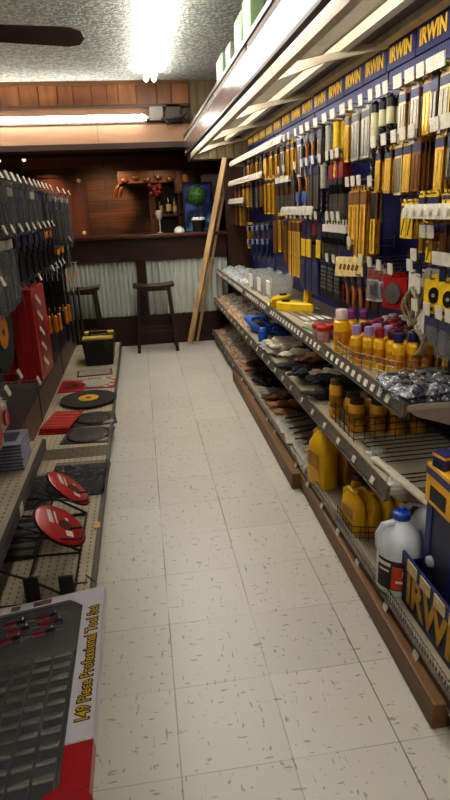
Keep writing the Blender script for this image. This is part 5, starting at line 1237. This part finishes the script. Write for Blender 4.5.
o = MB().prism([(-.012, -.03), (.014, -.02), (.012, .02), (0, .034), (-.014, .02)], 0, .008, 'XY').build('yellow_ticket', mat('ticket_yellow', '#cfae6c', .5), loc=(-.285, 2.34, LB), bevel=.002)
tag(o, 'small torn yellow ticket on the perforated deck near its edge', 'ticket')
# black wire rack with tag arms
bk_ = mat('rack_black', '#141315', .4, .3)
w = thing('wire_display_rack', 'black wire display rack with slanted arms on the left deck', 'wire rack', (-.5, 2.165, LB))
m = MB()
F = [(-.17, -.33, 0), (.16, -.33, 0), (.16, .3, 0), (-.17, .3, 0)]
m.tube([(a, b, .004) for a, b, c in F], .005, 6, closed=True)
for y in (-.33, -.02, .3): m.tube([(-.17, y, .004), (-.17, y, .2), (.02, y, .1), (.16, y, .004)], .005, 6)
for y in (-.33, -.02): m.tube([(-.17, y, .2), (.16, y+.3, .004)], .0045, 6)
m.tube([(-.17, -.33, .2), (-.17, .3, .2)], .005, 6); m.tube([(.02, -.33, .1), (.02, .3, .1)], .0045, 6)
m.build('frame', bk_, w, smooth=True)
for y, zz in ((-.2, .2), (.1, .2)):
    m = MB(); m.tube([(-.17, y, zz), (.0, y-.04, zz+.02), (.17, y-.02, zz-.02), (.2, y-.02, zz-.02), (.2, y+.06, zz-.02), (.15, y+.06, zz-.02)], .0045, 6); a = m.build('arm', bk_, w, smooth=True)
    MB().box(-.05, -.044, y-.05, y-.02, zz+.02, zz+.05).build('price_tag', tagw, a, rot=(0, 0, 0))
for y in (-.33, .0):
    MB().box(-.2, -.165, y-.01, y+.05, .1, .24).build('side_plate', bk_, w)
for x0_, h_ in ((.12, .1), (.0, .11)): MB().box(x0_, x0_+.05, -.335, -.325, 0, h_).build('end_plate', mat('rack_grey', '#2f2d2f', .45), w)
MB().tube([(.16, -.25, .01), (.21, -.28, .03), (.2, -.22, .02), (.235, -.26, .015)], .004, 5).build('bent_wire', mat('bent_wire', '#5d5145', .4, .4), w, smooth=True)
o = MB().box(-.018, .018, -.014, .014, 0, .004).build('yellow_ticket', mat('ticket_yellow', '#cfae6c', .5), loc=(-.36, 1.9, LB+.0), rot=(0, 0, .4))
tag(o, 'small yellow square ticket beside the foot of the black wire rack', 'ticket')
def red_disc(label, loc, rot):
    d = thing('saw_blade_card', label, 'saw blade', loc, rot)
    pts = []
    MB().lathe([(.105, 0), (.107, .004), (.1, .008), (.02, .009)], seg=40).build('red_disc', mat('disc_red', '#b3161d', .35, coat=.3), d, smooth=True)
    m = MB(); n = 30
    for i in range(n):
        a = 2*PI*i/n; p0 = Vector((.1*math.cos(a), .1*math.sin(a), 0)); t = Vector((-math.sin(a), math.cos(a), 0)); r_ = Vector((math.cos(a), math.sin(a), 0))
        v = [p0, p0+t*.015, p0+r_*.012+t*.004]; m.add([x+Vector((0, 0, z)) for z in (0, .002) for x in v], [(2, 1, 0), (3, 4, 5), (0, 1, 4, 3), (1, 2, 5, 4), (2, 0, 3, 5)])
    m.build('teeth', mat('teeth_steel', '#7d3a38', .3, .6), d)
    m = MB()
    for i, (x, y, w_, h_) in enumerate(((-.045, .028, .02, .075), (-.02, .028, .008, .07), (.03, -.045, .03, .03), (.03, .02, .012, .05))): m.obox((x, y, .0095), (w_, h_, .0012), (0, 0, .1))
    m.build('white_print', mat('print_white2', '#d8cfca', .5), d)
    MB().lathe([(.03, .009), (.028, .011), (.008, .011)], (.02, 0, 0), 18).build('dark_hub', mat('hub_dark', '#4b1417', .4), d)
    MB().lathe([(.113, -.004), (.113, -.002)], seg=36).build('backing_card', mat('back_black', '#191718', .5), d)
red_disc('red round saw blade on the black wire rack, nearer of two', (-.385, 2.03, .315), (.25, .62, .35))
red_disc('red round saw blade on the black wire rack, farther of two', (-.392, 2.38, .3), (.12, .72, .3))
# ---------------------------------------------------------------- big boxed tool set
bx = thing('tool_set_box', 'white boxed tool set with open window and red corner, nearest at left', 'tool set', (-.211, 1.745, .225), (0, -.125, .004))
W, LN, TH = .62, .86, .032
bw_ = mat('box_white', '#cdcad0', .35, coat=.2, var=.04); br_ = mat('box_red', '#a81622', .3, coat=.4, var=.12, scale=5); tr_ = mat('tray_grey', '#2f2c28', .5, var=.12, scale=40)
# window polygon (local x: 0 right edge to -W, y: 0 far edge to -LN)
wx0, wx1, wy0, wy1, ch = -W+.05, -.07, -.036, -LN+.07, .045
outer = [(0, 0), (-W, 0), (-W, -LN), (0, -LN)]
def ring(z):
    inn = [(wx1-ch, wy0), (wx0, wy0), (wx0, wy1), (wx1, wy1), (wx1, wy0-ch)]
    return inn
inn = ring(0)
m = MB(); ov = [(0, 0, 0), (-W, 0, 0), (-W, -LN, 0), (0, -LN, 0)]; iv = [(a, b, 0) for a, b in inn]
RY = -.615
o_ = [(0, 0), (-W, 0), (-W, -LN), (0, -LN), (0, RY)]
m.v = [(a, b, 0) for a, b in o_]+iv+[(wx1, RY, 0)]
# faces: top strip, left strip, bottom strip, right strip (white upper, red lower), chamfer corner
m.f = [(0, 1, 6, 5), (1, 2, 7, 6), (0, 5, 9), (0, 9, 10, 4)]; m.fm = [0]*4
m.f += [(4, 10, 8, 3), (2, 3, 8, 7)]; m.fm += [1, 1]
lip = m.build('front_panel', [bw_, br_], bx)
s2 = MB().box(-W, 0, -LN, 0, -TH, -.03, 0); s2.box(-.002, 0, RY, 0, -.03, 0, 0); s2.box(-.002, 0, -LN, RY, -TH, 0, 1); s2.box(-W, 0, -.002, 0, -.03, 0, 0); s2.box(-W, 0, -LN, -LN+.002, -TH, 0, 1); s2.box(-W, -W+.002, -LN, 0, -.03, 0, 0)
s2.build('carton_side', [bw_, br_], bx)
trm = MB().box(wx0-.02, wx1+.02, wy1-.02, wy0+.02, -.0295, -.022); trm.build('tray', tr_, bx)
rc = MB().lathe([(.075, .0005), (.074, .0015)], (-.06, -.8, 0), 28); rc.build('red_bulge', br_, bx)
MB().box(-.069, -.004, RY-.002, RY+.002, .0, .001).build('white_line', chk, bx)
# ridges of the moulded tray
m = MB()
for y in (-.255, -.75): m.box(wx0, wx1, y-.022, y+.012, -.022, -.012)
m.box(-.42, -.405, wy1, wy0, -.022, -.008)
m.build('tray_ridge', mat('tray_ridge', '#3d3934', .5, var=.12), bx, bevel=.003)
# sockets in rows, screwdrivers in the top tray
chrome = mat('socket_chrome', '#c9c6bf', .22, .95, var=.1)
sk = MB().lathe([(.0085, 0), (.0085, .018), (.0105, .02), (.0105, .049), (.0078, .0495), (.0075, .04)], axis='X', seg=12).mesh('socket', chrome, smooth=True)
for i in range(10):
    for k in range(5):
        s_ = .75+.35*((i*3+k*5) % 4)/3
        o = bpy.data.objects.new('socket', sk); COL.objects.link(o); o.parent = bx
        o.location = (-.37+.058*k, -.28-.045*i, -.014); o.scale = (1.05, s_, s_)
m = MB()
for i in range(9):
    m.box(wx0+.01, -.43, -.3-.05*i-.009, -.3-.05*i+.009, -.022, -.01)
m.build('wrench_row', mat('wrench_steel', '#7f7b74', .25, .85), bx, bevel=.003)
for i in range(5): MB().box(-.37+.058*i+.0505, -.37+.058*i+.0545, -.74, -.28, -.022, -.006).build('divider', mat('tray_ridge', '#3d3934', .5, var=.12), bx)
for i in range(6):
    x = -.33+.105*(i % 2)+.02*(i//2 % 2); y = -.09-.038*(i//2)
    h_ = MB().lathe([(.006, 0), (.011, .006), (.012, .03), (.009, .045)], (x, y, -.01), 10, axis='X').build('screwdriver', mat('driver_red', '#7d1f2a', .35), bx, smooth=True)
    MB().lathe([(.009, .045), (.0115, .055), (.0105, .07), (.005, .075)], (x, y, -.01), 10, axis='X').build('black_grip', cblack, h_, smooth=True)
    MB().lathe([(.003, .074), (.003, .105)], (x, y, -.01), 8, axis='X').build('shaft', chrome, h_)
    MB().sphere((x+.062, y+.012, -.002), .006, 8, 6).build('highlight_bead', chrome, h_, smooth=True)  # small chrome bead added as a stand-in for a highlight on the grip
for i in range(3):
    h_ = MB().tube([(-.56, -.13-.04*i, -.012), (-.5, -.125-.04*i, -.01), (-.43, -.12-.035*i, -.012)], .011, 8).build('plier_handle', mat('driver_red', '#7d1f2a', .35), bx, smooth=True)
MB().box(wx0-.01, wx1+.01, wy1-.01, wy0+.01, -.003, -.0025).build('clear_window', mat('window_clear', '#d9d9dc', .05, alpha=.06), bx)
T0 = basis((0, 1, 0), (-1, 0, 0), (-.017, -.56, .0006))
t1 = text('149 Piece Professional Tool Set', .048, mat('ink_black', '#1a1712', .5), bx, 'lettering_outline', T0, .0003, .0042, 'LEFT', .75)
t2 = text('149 Piece Professional Tool Set', .048, mat('ink_yellow', '#cfae1f', .45), bx, 'title_lettering', basis((0, 1, 0), (-1, 0, 0), (-.017, -.56, .0013)), .0004, .0002, 'LEFT', .75)
# small pictures printed along the far edge of the box
for i, (x, w_, c_) in enumerate(((-.21, .06, 'redgrey'), (-.3, .03, 'brown'), (-.37, .05, 'white'), (-.47, .03, 'brown'), (-.53, .05, 'grey'))):
    col = {'redgrey': '#6e4a4a', 'brown': '#6b563e', 'white': '#b0a9a4', 'grey': '#8c857f'}[c_]
    MB().box(x-w_/2, x+w_/2, -.03, -.008, .0, .0008).build('printed_picture', mat('pic_'+c_, col, .5, var=.4, scale=50), bx)
# flat cartons under the tool set
b = thing('carton', 'flat brown carton on the deck propping up the boxed tool set', 'carton', (-.42, 1.35, LB))
MB().box(-.1, .15, -.36, .34, 0, .012).build('carton_body', mat('kraft', '#7a6246', .6), b, bevel=.002); MB().box(.0, .04, -.36, .34, .012, .0126).build('packing_tape', mat('tape', '#9b8359', .3), b)
# ================================================================ WORLD AND TONE
w = bpy.data.worlds.new('world'); bpy.context.scene.world = w; w.use_nodes = True
w.node_tree.nodes['Background'].inputs[0].default_value = (.55, .5, .42, 1); w.node_tree.nodes['Background'].inputs[1].default_value = .03
s = bpy.context.scene
s.view_settings.view_transform = 'Standard'
s.view_settings.look = 'Medium High Contrast'
s.view_settings.exposure = 0.0
